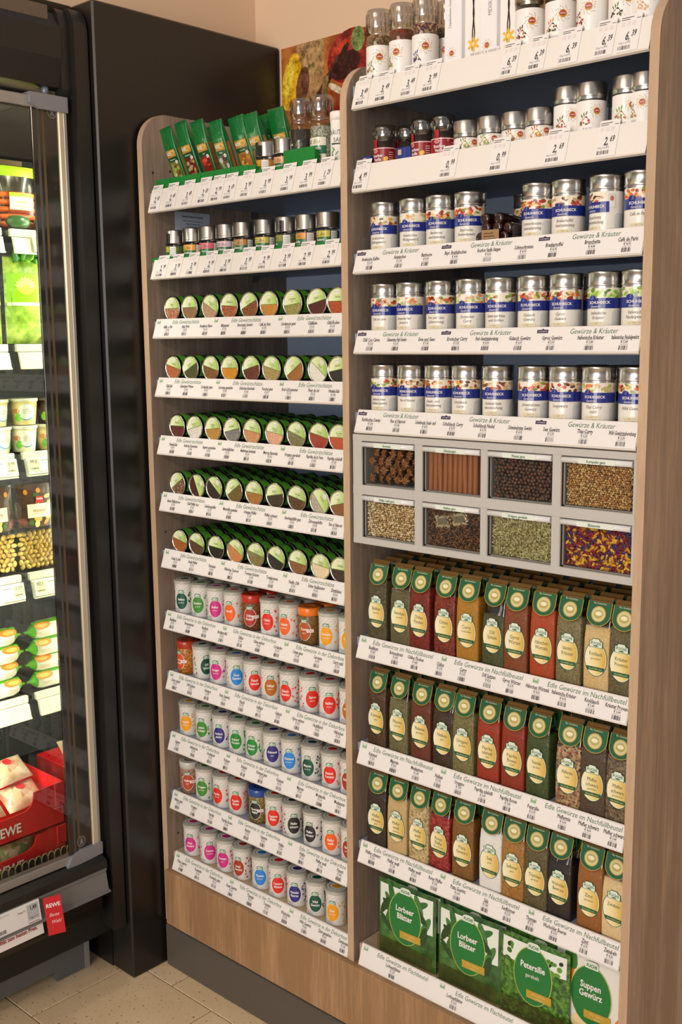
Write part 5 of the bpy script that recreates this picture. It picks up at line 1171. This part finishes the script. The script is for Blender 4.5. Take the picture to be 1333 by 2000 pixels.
for px, H, hl, heap, nm, rz in ((886, .0575, .025, ('#9a8a4a', '#c2b068', '#7a8a3c'), 'short silver tin with pale green heap beside the red grinders', 40), (932, .0575, .025, ('#9a8a4a', '#b8a860', '#8a9a4a'), 'short silver tin with green-gold heap, second of the short ones', 22), (979.5, .0575, .025, ('#c28a2c', '#d8a848', '#a8701c'), 'short silver tin with orange-gold heap, third of the short ones', 26), (1026, .0575, .025, ('#b89a34', '#d0b450', '#c8701c'), 'short silver tin with yellow heap beside the tall silver tins', 34), (1082, .082, .024, ('#a8241c', '#c2382c', '#8a4a1c', '#5a7a3c'), 'tall silver tin with red chilli heap beside the short tins', 20), (1126.5, .082, .024, ('#b8281c', '#c23c24', '#8a4a1c', '#5a7a3c'), 'tall silver tin with red chilli heap reading BURGES', 24), (1197, .082, .024, ('#8a6a2c', '#a8883c', '#c2382c', '#7a9a3c'), 'tall silver tin with brown heap and parsley sprig', 18), (1244, .082, .024, ('#8a6a2c', '#b8883c', '#c2382c', '#7a9a3c'), 'tall silver tin with brown heap beside the oak end panel', -14)):
    x = x_left(px, YS, zs + (H - hl) / S, RS / S); x = min(x, XC - .0015 - RS / S)
    tall_can(RS, H, hl, white_label(RS - .001, .002, H - hl - .0065, heap, 'BURGES' if 'BURGES' in nm else 'REWE', .0068, .011), W(x, YS, zs), radians(rz), nm, 'silver tins on the second shelf', STEEL, M('#5a2a24', .3))
xq = x_left(1186, YS + .06, zs + .06 / S, RS / S)
tall_can(RS, .082, .024, white_label(RS - .001, .002, .0515, ('#8a6a2c', '#b8883c', '#7a9a3c'), 'REWE'), W(xq, YS + .065, zs), 0, 'tall silver tin in the second rank behind the tall ones', 'silver tins on the second shelf', STEEL, M('#5a2a24', .3))
for (a, b_), p_, w_, q in zip(((35, 95), (380, 445), (580, 650), (800, 885), (1005, 1085)), ('4,99', '0,99', '0,99', '2,69', '2,69'), ('small blue sachet box', 'first short silver tin', 'third short silver tin', 'first tall silver tin', 'tin with the parsley sprig'), range(5)):
    price_tag('R', 1, 680 + kk * a, 680 + kk * b_, p_, w_, 330 - q * 14)
# ------------------------------------------------------------------ glass-door chiller
XD = -1.886; YM = 1.235; Y0 = .45
fr = thing('chiller_cabinet', 'black glass-door supermarket chiller with lit shelves and mirrored end wall', 'chiller', W(-2.2, .9, -1.402)); FO = fr.location.copy()
def fp(name, mb, parent=None, label=None):
    o = obj(name, mb, parent or fr, label=label)
    if not parent: o.location = -FO
    return o
BLK = M('#201d1a', .38, 0, name='chiller_black'); BLK2 = M('#0c0c0c', .6, 0, name='chiller_inner_black'); ALU = M('#a7a7a6', .35, .6, name='door_aluminium'); ALUW = M('#cfc2a6', .4, .3, name='door_warm_edge'); BRN = M('#6a5c4c', .5, .2, name='header_trim_bronze')
def uprism(mb, poly, axis, a, b, mat, smooth=False):
    pts = []
    for u, v in poly:
        pts.append({'x': (u * S, v * S + H0), 'y': (u * S, v * S + H0), 'z': (u * S, v * S)}[axis])
    return mb.prism(pts, axis, a * S if axis != 'z' else a * S + H0, b * S if axis != 'z' else b * S + H0, mat, smooth)
# end profile: rounded black moulding next to the black panel (section in x, z swept along y)
ep = MB(); top = [(-1.98, -1.275)] + [(-1.868, -1.275), (-1.868, .585)] + [(-1.898 + .03 * cos(a), .600 + .045 * sin(a)) for a in [pi / 2 * q / 8 for q in range(9)]] + [(-1.98, .645)]
uprism(ep, top, 'y', 1.275, 1.306, BLK); fp('end_profile', ep)
ep = MB(); top2 = [(-1.99, -1.09), (-1.892, -1.09), (-1.892, .47), (-1.882, .49), (-1.882, .59)] + [(-1.905 + .023 * cos(a), .60 + .042 * sin(a)) for a in [pi / 2 * q / 8 for q in range(9)]] + [(-1.99, .642)]
uprism(ep, top2, 'y', 1.252, 1.275, BLK); fp('end_profile_lip', ep)
hd = MB(); uprism(hd, [(-2.05, .63), (-1.896, .63), (-1.879, .60), (-1.879, .545), (-1.888, .492), (-1.93, .484), (-2.05, .484)], 'y', Y0, 1.252, BLK); fp('header', hd)
B(hd2 := MB(), -1.935, -1.886, Y0, 1.232, .612, .640, BRN, .002); fp('header_trim', hd2)
# carcass
ca = MB(); B(ca, -2.62, -2.60, Y0, 1.30, -1.30, .62, BLK2); B(ca, -2.60, -1.93, Y0, YM + .02, .475, .484, BLK2); B(ca, -2.60, -1.99, YM + .006, 1.30, -1.30, .60, BLK2); B(ca, -2.60, -1.90, Y0 - .02, Y0, -1.30, .62, BLK2); B(ca, -2.60, -1.915, Y0, YM + .06, -1.30, -1.128, BLK2)
fp('carcass', ca)
mm, nt, b_ = nodes('mirror_wall'); b_.inputs['Base Color'].default_value = (.82, .85, .80, 1); b_.inputs['Metallic'].default_value = 1; b_.inputs['Roughness'].default_value = .02
fp('mirror_panel', B(MB(), -2.60, -1.925, YM, YM + .005, -1.126, .474, mm))
# perforated dark back wall
fp('rear_wall', B(MB(), -2.60, -2.595, Y0, YM, -1.126, .474, M('#0b0c0e', .6)))
# shelves with white rails
RZ = [(.242, .19, 'A'), (.002, -.051, 'B'), (-.230, -.282, 'C'), (-.497, -.553, 'D'), (-.772, -.822, 'E')]
WR = M('#e9e2cf', .4, 0, .1, name='chiller_rail_white'); XR = -2.085; SHW = M('#5c5c58', .5, .3)
for zt, zb, nm in RZ:
    s_ = fp('shelf', B(MB(), -2.55, XR - .01, Y0, YM - .004, zt - .014, zt - .004, SHW))
    lip = MB(); B(lip, XR - .012, XR - .002, Y0, YM - .010, zt - .016, zt, WR, .001); obj('shelf_edge', lip, s_)
    r_ = MB(); uprism(r_, [(XR - .004, zt - .017), (XR + .004, zt - .019), (XR + .011, zb + .004), (XR + .014, zb + .003), (XR + .014, zb), (XR + .006, zb), (XR - .002, zt - .021)], 'y', Y0, YM - .012, WR); obj('price_rail', r_, s_)
# electronic shelf labels
def esl(y, zt, zb, pr, where, red=False):
    w, h = .062, .041; t = thing('shelf_label', 'white electronic shelf label reading %s on %s' % (pr, where), 'price label', W(XR + .0125, y, zb + .0045))
    sl = Vector((-.007 * S, 0, (zt - .019 - zb - .004) * S)).normalized(); n = Vector((sl.z, 0, -sl.x))
    t.rotation_euler = Matrix((Vector((0, 1, 0)), sl, n)).transposed().to_euler()
    obj('case', MB().rbox(-w, 0, 0, h, 0, .006, M('#efebe2', .4), .0012), t)
    p = MB(flatZ); p.q2(-.030, .008, -.004, .036, M('#d9d2b4', .4), .0064); p.txt(pr, -.016, .030, .012, M('#5a5648', .5), .0068, sx=.9); p.bars(-.017, .013, .020, .003, M('#5a5648', .5), .0068, 8); p.q2(-.058, .031, -.036, .0325, INKL, .0064); p.q2(-.058, .004, -.01, .0048, INKL, .0064)
    obj('print', p, t)
for (zt, zb, nm), pr, wh in zip(RZ, ('1,29', '1,19', '0,99', '1,59', '0,89'), ('the carrot shelf rail', 'the lettuce shelf rail', 'the cup shelf rail', 'the gnocchi shelf rail', 'the roll pack shelf rail')):
    if nm in 'ACD': esl(YM - (.0125 if nm != 'A' else .055), zt, zb, pr, wh); esl(YM - .110 - (.03 if nm == 'A' else 0), zt, zb, '1,49' if nm == 'D' else '1,99', wh + ', further from the mirror')
# door: black border print, glass, aluminium edge and rails
dd = fp('door', B(B(B(MB(), XD - .022, XD - .002, .62, YM + .026, .449, .470, ALU, .0015), XD - .022, XD - .002, .62, YM + .026, -1.092, -1.074, ALU, .0015), XD - .020, XD + .001, 1.2425, 1.261, -1.074, .452, ALUW, .002))
obj('edge_trim', B(MB(), XD - .020, XD + .0015, 1.2535, 1.2612, -1.074, .452, ALU, .001), dd)
obj('glass_border', B(MB(), XD - .010, XD - .004, 1.186, 1.2425, -1.074, .450, M('#2b2926', .08, 0, .6, name='black_printed_glass'), .0005), dd)
obj('glass_pane', B(MB(), XD - .009, XD - .005, .63, 1.186, -1.074, .450, clear('door_glass', '#f2f5f0', .02, .01)), dd)
for y_ in (1.197, 1.208): obj('border_line', B(MB(), XD - .0042, XD - .0036, y_, y_ + .005, -1.072, .449, M('#5c4a30' if y_ > 1.2 else '#4c4a46', .3)), dd)
# toothed gasket under the top rail
gk = MB()
for q in range(26): B(gk, XD - .012, XD - .008, 1.243 - .0052 * (q + 1), 1.243 - .0052 * q - .0022, .4455, .449, BLK2)
obj('gasket', gk, dd)
for z0, z1, q in ((.446, .475, 0), (-1.098, -1.066, 1)):
    h_ = MB(); ya, yb = 1.168, 1.263
    pts = [(ya + .012, z1), (yb, z1), (yb, z0), (ya + .030, z0)] + [(ya + .012, z0 + .010)] if q == 0 else [(yb, z1), (ya + .045, z1 - .001), (ya + .018, z1 - .010), (ya + .004, z0), (yb - .02, z0 + .004), (yb, z0 + .006)]
    uprism(h_, pts[::-1] if q else pts, 'x', XD - .024, XD + .0045, M('#8f9096', .45, .3, name='hinge_cap_grey')); obj('hinge_cap', h_, dd)
hp = MB(); hp.lathe([(.008, 0), (.008, .022)], 16, M('#7a8698', .4, .4), W(XD - .012, 1.224, .474)); obj('hinge_pin', hp, dd)
obj('hinge_plate', B(MB(), XD - .016, XD - .014, 1.205, 1.248, .474, .487, M('#6a5f48', .5)), dd)
for (px, py), q in (((101, 219), 0), ((159, 1643), 1)):
    P = onX(px, py, XD - .0035); s_ = MB(lambda u, v, o: ((XD - .0036) * S + o, P.y * S + u, P.z * S + H0 + v)); g1 = M('#8d8a84', .5)
    s_.ell(0, 0, .0115, .0135, g1, .0002, 24, 1); s_.ell(0, 0, .0100, .0118, M('#2e2b28', .4), .0003, 24, 1); s_.ell(0, 0, .0092, .011, M('#4a4743', .4), .0004, 24, 1)
    s_.ell(0, .0062, .0016, .0018, g1, .0006, 10, 1); s_.pg([(-.0028, .0035), (.0024, .004), (.003, -.001), (.0005, -.002), (-.0022, -.001)], g1, .0006); s_.pg([(-.0022, -.001), (.0, -.002), (-.0028, -.008), (-.0048, -.008)], g1, .0006); s_.pg([(0, -.002), (.003, -.001), (.0046, -.0078), (.0026, -.008)], g1, .0006)
    obj('round_sticker', s_, dd)
# below the door
sill = MB(); uprism(sill, [(-1.99, -1.094), (-1.885, -1.094), (-1.868, -1.104), (-1.866, -1.122), (-1.99, -1.122)], 'y', Y0, 1.262, BLK); fp('sill', sill)
bp = MB(); uprism(bp, [(-1.878, -1.120), (-1.862, -1.120), (-1.862, -1.1235), (-1.866, -1.1245), (-1.858, -1.164), (-1.850, -1.1655), (-1.850, -1.169), (-1.868, -1.169)], 'y', Y0, 1.2575, M('#7f7d7c', .4, .2, name='bumper_grey')); fp('bumper_rail', bp)
bn = MB(); uprism(bn, [(-1.99, -1.169), (-1.872, -1.169)] + [(-1.915 + .045 * cos(a), -1.200 - .040 * sin(a)) for a in [radians(0 + 10 * q) for q in range(9)]] + [(-1.99, -1.242)], 'y', Y0, 1.248, BLK, True); fp('lower_panel', bn)
KG = M('#66696a', .5, .2, name='kick_plate_grey'); kp = MB(); B(kp, -1.988, -1.975, Y0, 1.19, -1.378, -1.240, KG); B(kp, -1.988, -1.973, 1.19, 1.262, -1.40, -1.240, KG); k_ = fp('kick_plate', kp)
obj('kick_end', B(MB(), -2.02, -1.972, 1.262, 1.275, -1.40, -1.240, M('#9a9a98', .4, .3)), k_)
for y_ in (1.165, 1.196): s_ = MB(); s_.lathe([(.006, 0), (.005, -.004), (.001, -.005)], 14, STEEL, axis='y'); o = obj('screw', s_, k_); o.rotation_euler = (0, 0, pi / 2); o.location = W(-1.9735, y_, -1.3)
fp('base_shadow_board', B(MB(), -2.05, -2.03, Y0, 1.30, -1.402, -1.25, BLK2))
# bumper label: wide electronic label, slogan strip and red flag
t = thing('offer_label', 'wide white electronic label 1,49 with slogan strip on the grey bumper', 'price label', W(-1.8555, onX(78, 1770, -1.856).y, -1.166)); sl = Vector((-.008, 0, .041)).normalized(); n = Vector((sl.z, 0, -sl.x))
t.rotation_euler = Matrix((Vector((0, 1, 0)), sl, n)).transposed().to_euler(); w = .16
obj('case', MB().rbox(-w, 0, .004, .052, .001, .007, M('#e9e6e4', .4), .001), t); obj('slogan_strip', MB().rbox(-w, .003, -.030, .003, .001, .0016, PAPER, .0002), t)
p = MB(flatZ); p.q2(-.034, .012, -.005, .048, M('#b8babd', .35), .0074); p.txt('1,49', -.018, .040, .013, M('#2c2e34', .5), .0078, bold=True, sx=.8); p.txt('1kg= 3,73', -.019, .018, .006, M('#3a3c42', .5), .0078, sx=.8, res=1); obj('display', p, t); p = MB(flatZ); p.txt('400g PG', -.047, .038, .006, INK, .0074, al='c', sx=.9, res=1); p.txt('Art.-Nr. 4311596', -.092, .046, .004, INKL, .0074, res=1); obj('print', p, t); p = MB(flatZ); p.bars(-.115, .012, .05, .008, INK, .0074, 20); obj('barcode', p, t); p = MB(flatZ); p.q2(-.034, .0065, -.006, .0078, M('#6a1c24', .5), .0074)
obj('print', p, t); p = MB(flatZ); p.txt('Gute Qualität zum besten Preis.', -.012, -.010, .0125, M('#9a1c34', .5), .0022, al='r', bold=True, sx=.85); obj('slogan_text', p, t)
t2 = thing('price_flag', 'small red card flag reading REWE Beste Wahl beside the wide label'.replace('REWE ', ''), 'flag', t.location + Vector((.004, .006, 0))); t2.rotation_euler = t.rotation_euler; t2.rotation_euler.z += 0
f_ = MB(lambda u, v, o: (u, v, .010 + u * .55 + o)); f_.pg([(0, -.036), (.034, -.036), (.034, .052), (0, .052)], M('#c2161e', .45), 0); f_.pg([(0, .052), (.034, .052), (.034, -.036), (0, -.036)], M('#c2161e', .45), -.0006); obj('card', f_, t2)
p = MB(f_.map); p.txt('REWE', .017, .032, .0125, PAPER, .0005, bold=True, sx=.85); p.txt('Beste', .016, .010, .011, M('#f0c9c4', .5), .0005, sh=.4, sx=.8); p.txt('Wahl', .018, -.006, .011, M('#f0c9c4', .5), .0005, sh=.4, sx=.8); obj('lettering', p, t2)
# vent grille in front of the bottom boxes
gv = MB(); B(gv, -1.935, -1.925, Y0, YM - .004, -1.126, -1.098, M('#77684a', .5)); gr = fp('vent_grille', gv)
pl = MB(); y = YM - .012
while y > .85:
    s_ = [((y + .0085 * cos(a) * .8) * 1, -1.083 + .016 * (sin(a) if sin(a) > 0 else 0) - (.012 if sin(a) <= 0 else 0)) for a in [pi * q / 8 for q in range(9)]]
    uprism(pl, [(y + .0058, -1.10)] + [(y + .0058 * cos(a), -1.074 + .008 * sin(a)) for a in [pi * q / 8 for q in range(9)]] + [(y - .0058, -1.10)], 'x', -1.9245, -1.9235, M('#11100f', .8))
    pts = [((-1.922) * S, (y + .0075) * S, -1.10 * S + H0)] + [(-1.922 * S, (y + .0075 * cos(a)) * S, (-1.074 + .010 * sin(a)) * S + H0) for a in [pi * q / 8 for q in range(9)]] + [(-1.922 * S, (y - .0075) * S, -1.10 * S + H0)]
    pl.tube(pts, .0014, 5, M('#a8986a', .4, .3)); y -= .0155
obj('grille_slots', pl, gr)
obj('grille_back', B(MB(), -1.9262, -1.925, Y0, YM - .004, -1.100, -1.066, M('#4a4230', .6)), gr)
# lamps inside the chiller: strip behind the far door post and under the header
lp = MB(); B(lp, -1.910, -1.900, .80, .815, -1.05, .46, M('#f4f0e0', .4)); fp('lamp_strip', lp)
def strip(name, loc, target, sx, sy, p_, col):
    l = bpy.data.lights.new(name, 'AREA'); l.shape = 'RECTANGLE'; l.size = sx; l.size_y = sy; l.energy = p_; l.color = col
    o = bpy.data.objects.new(name, l); C.objects.link(o); o.location = loc; d = Vector(target) - Vector(loc); o.rotation_euler = d.to_track_quat('-Z', 'Y').to_euler(); return o
strip('chiller_post_light', W(-1.911, .8075, -.3), W(-2.911, .8075, -.3), .016, 1.6, 48, (1, .95, .80))
strip('chiller_top_light', W(-1.965, 1.0, .462), W(-2.145, 1.0, .262), .03, .5, 9, (1, .95, .80))

# ------------------------------------------------------------------ food in the chiller
def pillow_pack(w, h, d, mat, n=10):
    """pack lying with its long side along y; printed face to +x"""
    b = MB(); th = pillow(w, h, d)
    for sg in (-1, 1):
        vs = [(sg * th(-w / 2 + w * i / n, h * j / n), -w / 2 + w * i / n, h * j / n) for j in range(n + 1) for i in range(n + 1)]
        fs = [(j * (n + 1) + i, j * (n + 1) + i + 1, (j + 1) * (n + 1) + i + 1, (j + 1) * (n + 1) + i) for j in range(n) for i in range(n)]
        b.add(vs, fs if sg > 0 else [f[::-1] for f in fs], mat, True)
    return b, (lambda u, v, o: (th(u, v) + o, u, v))
# carrots: a clear bag with the roots built inside
CAR = M('#e8651a', .4, name='carrot'); LIME = M('#a8d01c', .4, 0, .2)
for q, yc in enumerate((YM - .052, YM - .152)):
    zsu = RZ[0][0]; t = thing('carrot_bag', 'clear bag of orange carrots with lime top, %s' % ('against the mirror wall' if q == 0 else 'second from the mirror wall'), 'bag', W(-2.125, yc, zsu + .002))
    c = MB(); rnd = random.Random(5 + q)
    for j in range(5):
        for i in range(2):
            z = .012 + j * .017; x = (i - .5) * .018; L = .052; c.tube([(x, -L, z), (x + .002, -L * .4, z + .001), (x, L * .4, z), (x, L, z - .001)], [.005, .0075, .0085, .006], 9, CAR)
    obj('carrots', c, t); b, mp = pillow_pack(.108, .150, .044, FILM); obj('film', b, t)
    p = MB(mp); p.q2(-.053, .122, .053, .146, LIME, .0006, 8, 3); p.q2(-.034, .045, .030, .075, M('#f2e6d0', .5), .001, 6, 3); p.q2(-.034, .075, .030, .084, LIME, .001, 6, 2); p.txt('Karotten', -.002, .064, .010, M('#a8783c', .6), .0016, res=1, sx=.8); p.txt('REWE Bio', -.002, .0795, .006, M('#3f6a1c', .6), .0016, res=1); p.q2(-.026, .052, .02, .0535, M('#c9a87c', .6), .0014, 3); p.txt('500g', -.002, .048, .006, M('#a8783c', .6), .0016, res=1)
    obj('printed_band', p, t)
CUC = M('#2f5a24', .3, 0, .5, name='zucchini')
for q in range(3):
    yc = YM - .035 - q * .066; b = MB(); b.tube([(0, -.030, 0), (.001, -.02, .001), (0, .0, .002), (.001, .02, .001), (0, .0305, 0)], [.006, .014, .0155, .014, .005], 14, CUC)
    tag(obj('cucumber', b), 'dark green cucumber in front of the carrot bag, %s' % ('touching the mirror wall', 'next to the one at the mirror', 'furthest from the mirror')[q], 'cucumber', 'cucumbers on the carrot shelf', W(-2.100 + .004, yc, zsu + .0145))
# brown paper-like bag behind the carrots
b, mp = pillow_pack(.11, .175, .03, M('#5c4a34', .25, 0, .6)); tag(obj('mushroom_bag', b), 'dark brown glossy bag standing behind the carrots', 'bag', loc=W(-2.19, YM - .06, zsu + .001))
# lettuce packs
LT1 = leafmat('lettuce_print', '#5a7a1c', '#93b83a', '#cfe06a', 26)
for q, yc in enumerate((YM - .058, YM - .172)):
    zsu = RZ[1][0]; t = thing('lettuce_pack', 'green lettuce pack with lime band, %s' % ('against the mirror wall' if q == 0 else 'second from the mirror wall'), 'pack', W(-2.118, yc, zsu + .001))
    b, mp = pillow_pack(.118, .205, .042, LT1); obj('body', b, t)
    p = MB(mp); p.q2(-.056, .098, .056, .166, M('#8fc41c', .35, 0, .3), .0006, 8, 5); p.q2(-.056, .090, .056, .098, M('#eef0dc', .4), .0007, 8, 1); p.ell(.012, .136, .024, .020, M('#b8d84a', .4), .001, 14, 2)
    for k in range(9): a = pi * (k + .5) / 9; p.ell(.012 + .018 * cos(a), .134 + .016 * sin(a), .010, .0026, M('#d9ee8a', .4), .0013 + .00003 * k, 8, 1, a)
    p.txt('Grün', -.034, .116, .014, M('#eef4d0', .5), .0012, res=1); p.txt('Rauke', -.034, .105, .008, M('#eef4d0', .5), .0012, res=1); p.q2(-.056, .142, -.040, .166, M('#1c3a5a', .4), .0014, 2, 2); p.txt('S', -.048, .154, .014, PAPER, .0018); p.q2(-.052, .004, -.030, .018, M('#e6dcc0', .4), .0016, 3, 2); p.txt('01/05', -.041, .011, .008, INK, .002, res=1)
    obj('print', p, t)
    g = MB(); g.add([], [], LT1)
    for k in range(7): a = random.uniform(-.05, .05); g.tube([(0, a, .19), (random.uniform(-.01, .014), a + random.uniform(-.012, .012), .205), (random.uniform(0, .02), a * 1.1, .218)], [.009, .012, .003], 7, M(('#4f9a1c', '#7fc22c', '#2f7a1c')[k % 3], .4))
    obj('leaf_tips', g, t)
# cups in two tiers
def cup(cols, label, loc, rz, dark=False):
    t = thing('dressing_cup', label, 'cup', loc, rz, 'small lidded salad cups'); R = .0335; h = .058
    b = MB(); b.lathe([(R * .80, 0), (R * .82, .001), (R, h)], 30, M(cols[0], .35, 0, .3)); obj('cup', b, t)
    b = MB(); b.lathe([(R + .001, h - .002), (R + .0025, h - .001), (R + .0025, h + .004), (R + .001, h + .006), (R * .9, h + .0055), (.002, h + .005)], 30, M(cols[1], .2, 0, .5)); obj('lid', b, t)
    def mp(u, v, o): r = R * (.82 + .18 * v / h) + o; a = u / R; return (r * cos(a), r * sin(a), v)
    p = MB(mp)
    if not dark:
        p.ell(-.008, .031, .024, .020, M('#3a8ac0', .4), .0004, 20, 2); p.ell(-.007, .032, .0225, .0185, M('#f4f2ea', .4), .0006, 20, 2)
        p.txt('Salat', -.010, .040, .006, M('#8a8a84', .5), .0009, res=1)
        for k in range(3): p.q2(-.022, .028 + .004 * k, .002, .0292 + .004 * k, M('#c2a08a', .5), .0009, 3)
        p.ell(.020, .034, .010, .0062, M('#c9822c', .4), .0006, 14, 1)
    p.ell(.016, .016, .009, .008, M('#6ab82c', .4), .0008, 14, 1); p.ell(.014, .024, .006, .005, M('#6ab82c', .4), .0008, 10, 1)
    obj('print', p, t)
zsu = RZ[2][0]; CB = ('#e6cf8c', '#d9d6c0'); CW = ('#efe6c8', '#e6e2d0'); CD = ('#3a1c14', '#5a4a44')
cyy = [YM - .0315, YM - .096, YM - .161]
for q, yc in enumerate(cyy):
    cup((CW, CB, CW)[q], 'cream salad cup in the lower tier, %s' % ('nearest the mirror', 'next to the mirror-side cup', 'furthest from the mirror')[q], W(-2.118, yc, zsu), radians(25))
    cup((CB, CD, CB)[q], '%s salad cup in the upper tier, %s' % (('cream', 'dark brown', 'cream')[q], ('nearest the mirror', 'next to the mirror-side cup', 'furthest from the mirror')[q]), W(-2.118, yc - .004, zsu + .0655 / S), radians(30), dark=(q == 1))
# gnocchi packs
GN = M('#e0bc62', .5, name='gnocchi')
for q, yc in enumerate((YM - .055, YM - .170)):
    zsu = RZ[3][0]; t = thing('gnocchi_pack', 'clear gnocchi pack with brown picture band, %s' % ('against the mirror wall' if q == 0 else 'second from the mirror wall'), 'pack', W(-2.120, yc, zsu + .001))
    g = MB(); rnd = random.Random(q)
    for j in range(8):
        for i in range(8):
            y_, z_ = -.048 + i * .0135 + (j % 2) * .006, .010 + j * .0115; a = rnd.uniform(0, 3.1); x_ = rnd.uniform(0, .006)
            ax = Matrix.Rotation(a, 3, 'X'); g.add([tuple(Vector((x_, y_, z_)) + ax @ Vector((v.x * .007, v.y * .0095, v.z * .0062))) for v in IV], IF, GN, True)
    obj('gnocchi', g, t); b, mp = pillow_pack(.114, .218, .040, FILM); obj('film', b, t)
    p = MB(mp); p.q2(-.055, .108, .055, .214, M('#4a3020', .35, 0, .3), .0006, 8, 6)
    rnd = random.Random(9)
    for k in range(24): p.ell(rnd.uniform(-.045, .045), rnd.uniform(.112, .208), rnd.uniform(.006, .014), rnd.uniform(.004, .008), M(('#e0a84a', '#c8842c', '#7a3c1c', '#e6c27a', '#3f5a24', '#2c1c14')[k % 6], .4), .0009 + .00003 * k, 10, 1, rnd.uniform(0, 3))
    p.q2(-.030, .132, .034, .166, M('#efe2c4', .4), .0022, 5, 3); p.txt('Gnocchi', .002, .150, .013, M('#8a6a3c', .5), .0026, sx=.85); p.q2(-.020, .141, .02, .1424, M('#b89a6a', .5), .0024, 3); p.q2(-.010, .168, .010, .184, M('#c21c1c', .4), .0024, 2, 2); p.txt('REWE', 0, .178, .0065, PAPER, .0028, bold=True, res=1)
    obj('print', p, t)
# white roll packs in layers
PKW = M('#efe8d4', .35, 0, .25, name='pack_white')
def roll_pack(loc, rz, label):
    t = thing('roll_pack', label, 'pack', loc, rz, 'white and green roll packs'); n = 12; w, R = .105, .023; b = MB()
    prof = [(.003, -w / 2 - .012), (.004, -w / 2 - .004), (R * .8, -w / 2 + .012), (R, -w / 4), (R, w / 4), (R * .8, w / 2 - .012), (.004, w / 2 + .004), (.003, w / 2 + .012)]
    b.lathe([(r * 1.0, h) for r, h in prof], 22, [M('#5aa81c', .4), M('#5aa81c', .4), PKW, PKW, PKW, M('#5aa81c', .4), M('#5aa81c', .4)], (0, 0, R), 'y'); obj('body', b, t)
    def mp(u, v, o): a = v / R; return ((R + o) * cos(a), u, R + (R + o) * sin(a))
    p = MB(mp); p.q2(-.045, .021, .045, .034, M('#4f9a1c', .4), .0004, 3, 5); p.ell(.022, .016, .024, .010, M('#e07a1e', .4), .0006, 16, 3); p.ell(.024, .0155, .015, .006, M('#f0a84a', .4), .0009, 12, 2); p.bars(-.026, -.006, .022, .013, M('#5a5a7a', .5), .0008, 12)
    for k in range(3): p.q2(.004, -.002 - k * .004, .034, -.0008 - k * .004, M('#b8a88a', .5), .0006)
    obj('print', p, t); return t
zsu = RZ[4][0]
for L in range(4):
    for q in range(2):
        yc = YM - .0605 - q * .128 - (L % 2) * .002; roll_pack(W(-2.112 - (L % 2) * .006, yc, zsu + .0005) + Vector((0, 0, L * .0425)), radians(random.uniform(-3, 3)), 'white and green pack in the %s layer, %s' % (('bottom', 'second lowest', 'second highest', 'top')[L], 'beside the mirror' if q == 0 else 'further from the mirror'))
# red cartons on the bottom deck
RD = M('#c8141a', .45, name='carton_red'); XBX = -1.945
UR = [((onX(a, b_, XBX).y - (YM - .022)) * S) for a, b_ in ((46, 1668), (41, 1606))]
def carton(z, h, label, ins):
    t = thing('red_carton', label, 'carton', W(XBX, YM - .022, z)); w, d, th = .30, .20, .003
    b = MB(); fpoly = [(-w, 0), (0, 0), (0, h), (-.080, h - .004), (-.083, h * .78), (-.090, h * .66), (-.105, h * .58), (-w, h * .50)]
    b.prism([(y, z_) for y, z_ in fpoly], 'x', -th, 0, RD); b.prism([(-d, 0), (0, 0), (0, h), (-d, h)], 'y', -th, 0, RD); b.box(-d, 0, -w, 0, 0, th, RD); b.box(-d, -d + th, -w, 0, 0, h, RD)
    b.rbox(-.006, .002, -.024, .001, h * .45, h, RD, .0008); obj('box', b, t)
    p = MB(lambda u, v, o: (o, u, v)); p.txt('REWE', UR[ins], h * .27, .032, PAPER, .0005, al='r', bold=True, sx=.85); p.q2(-.03, h * .40, -.004, h * .41, M('#e8907a', .5), .0004); obj('lettering', p, t)
    return t
DZ = -1.100
carton(DZ, .083, 'lower red carton on the chiller deck behind the grille', 0); carton(DZ + .0865 / S, .105, 'upper red carton stacked on the lower one', 1)
MEAT = spice('#c9a884', '#e2cdb0', '#b87a5c', 60, .2, .9); MEAT2 = spice('#d8c2a2', '#c29a7a', '#8a9a5a', 70, .2, .9)
for q, (dy, dz, dx, a) in enumerate(((-.062, .030, -.06, .05), (-.172, .030, -.06, -.05), (-.075, .088, -.09, .08), (-.190, .088, -.09, .05))):
    b, mp = pillow_pack(.10, .07, .045, (MEAT, MEAT2)[q % 2]); p_ = MB(mp); p_.ell(.0, .05, .011, .011, M('#c8222a', .4), .001, 16, 1)
    t = thing('poultry_pack', 'poultry pack with red dot %s the upper red carton' % ('low on the mirror side of', 'low on the far side of', 'heaped on the mirror side of', 'heaped on the far side of')[q], 'pack', W(XBX, YM - .022, DZ + .0865 / S) + Vector((dx, dy, dz + .012)), 0, None, ry=radians(-55), rx=a); obj('body', b, t); obj('red_dot', p_, t)
for q, dy in enumerate((-.10, -.205)):
    b, mp = pillow_pack(.095, .05, .04, MEAT2); tag(obj('poultry_pack', b), 'clear poultry pack in the lower red carton, %s' % ('near the mirror' if q == 0 else 'away from the mirror'), 'pack', loc=W(XBX, YM - .022, DZ) + Vector((-.06, dy, .004)))
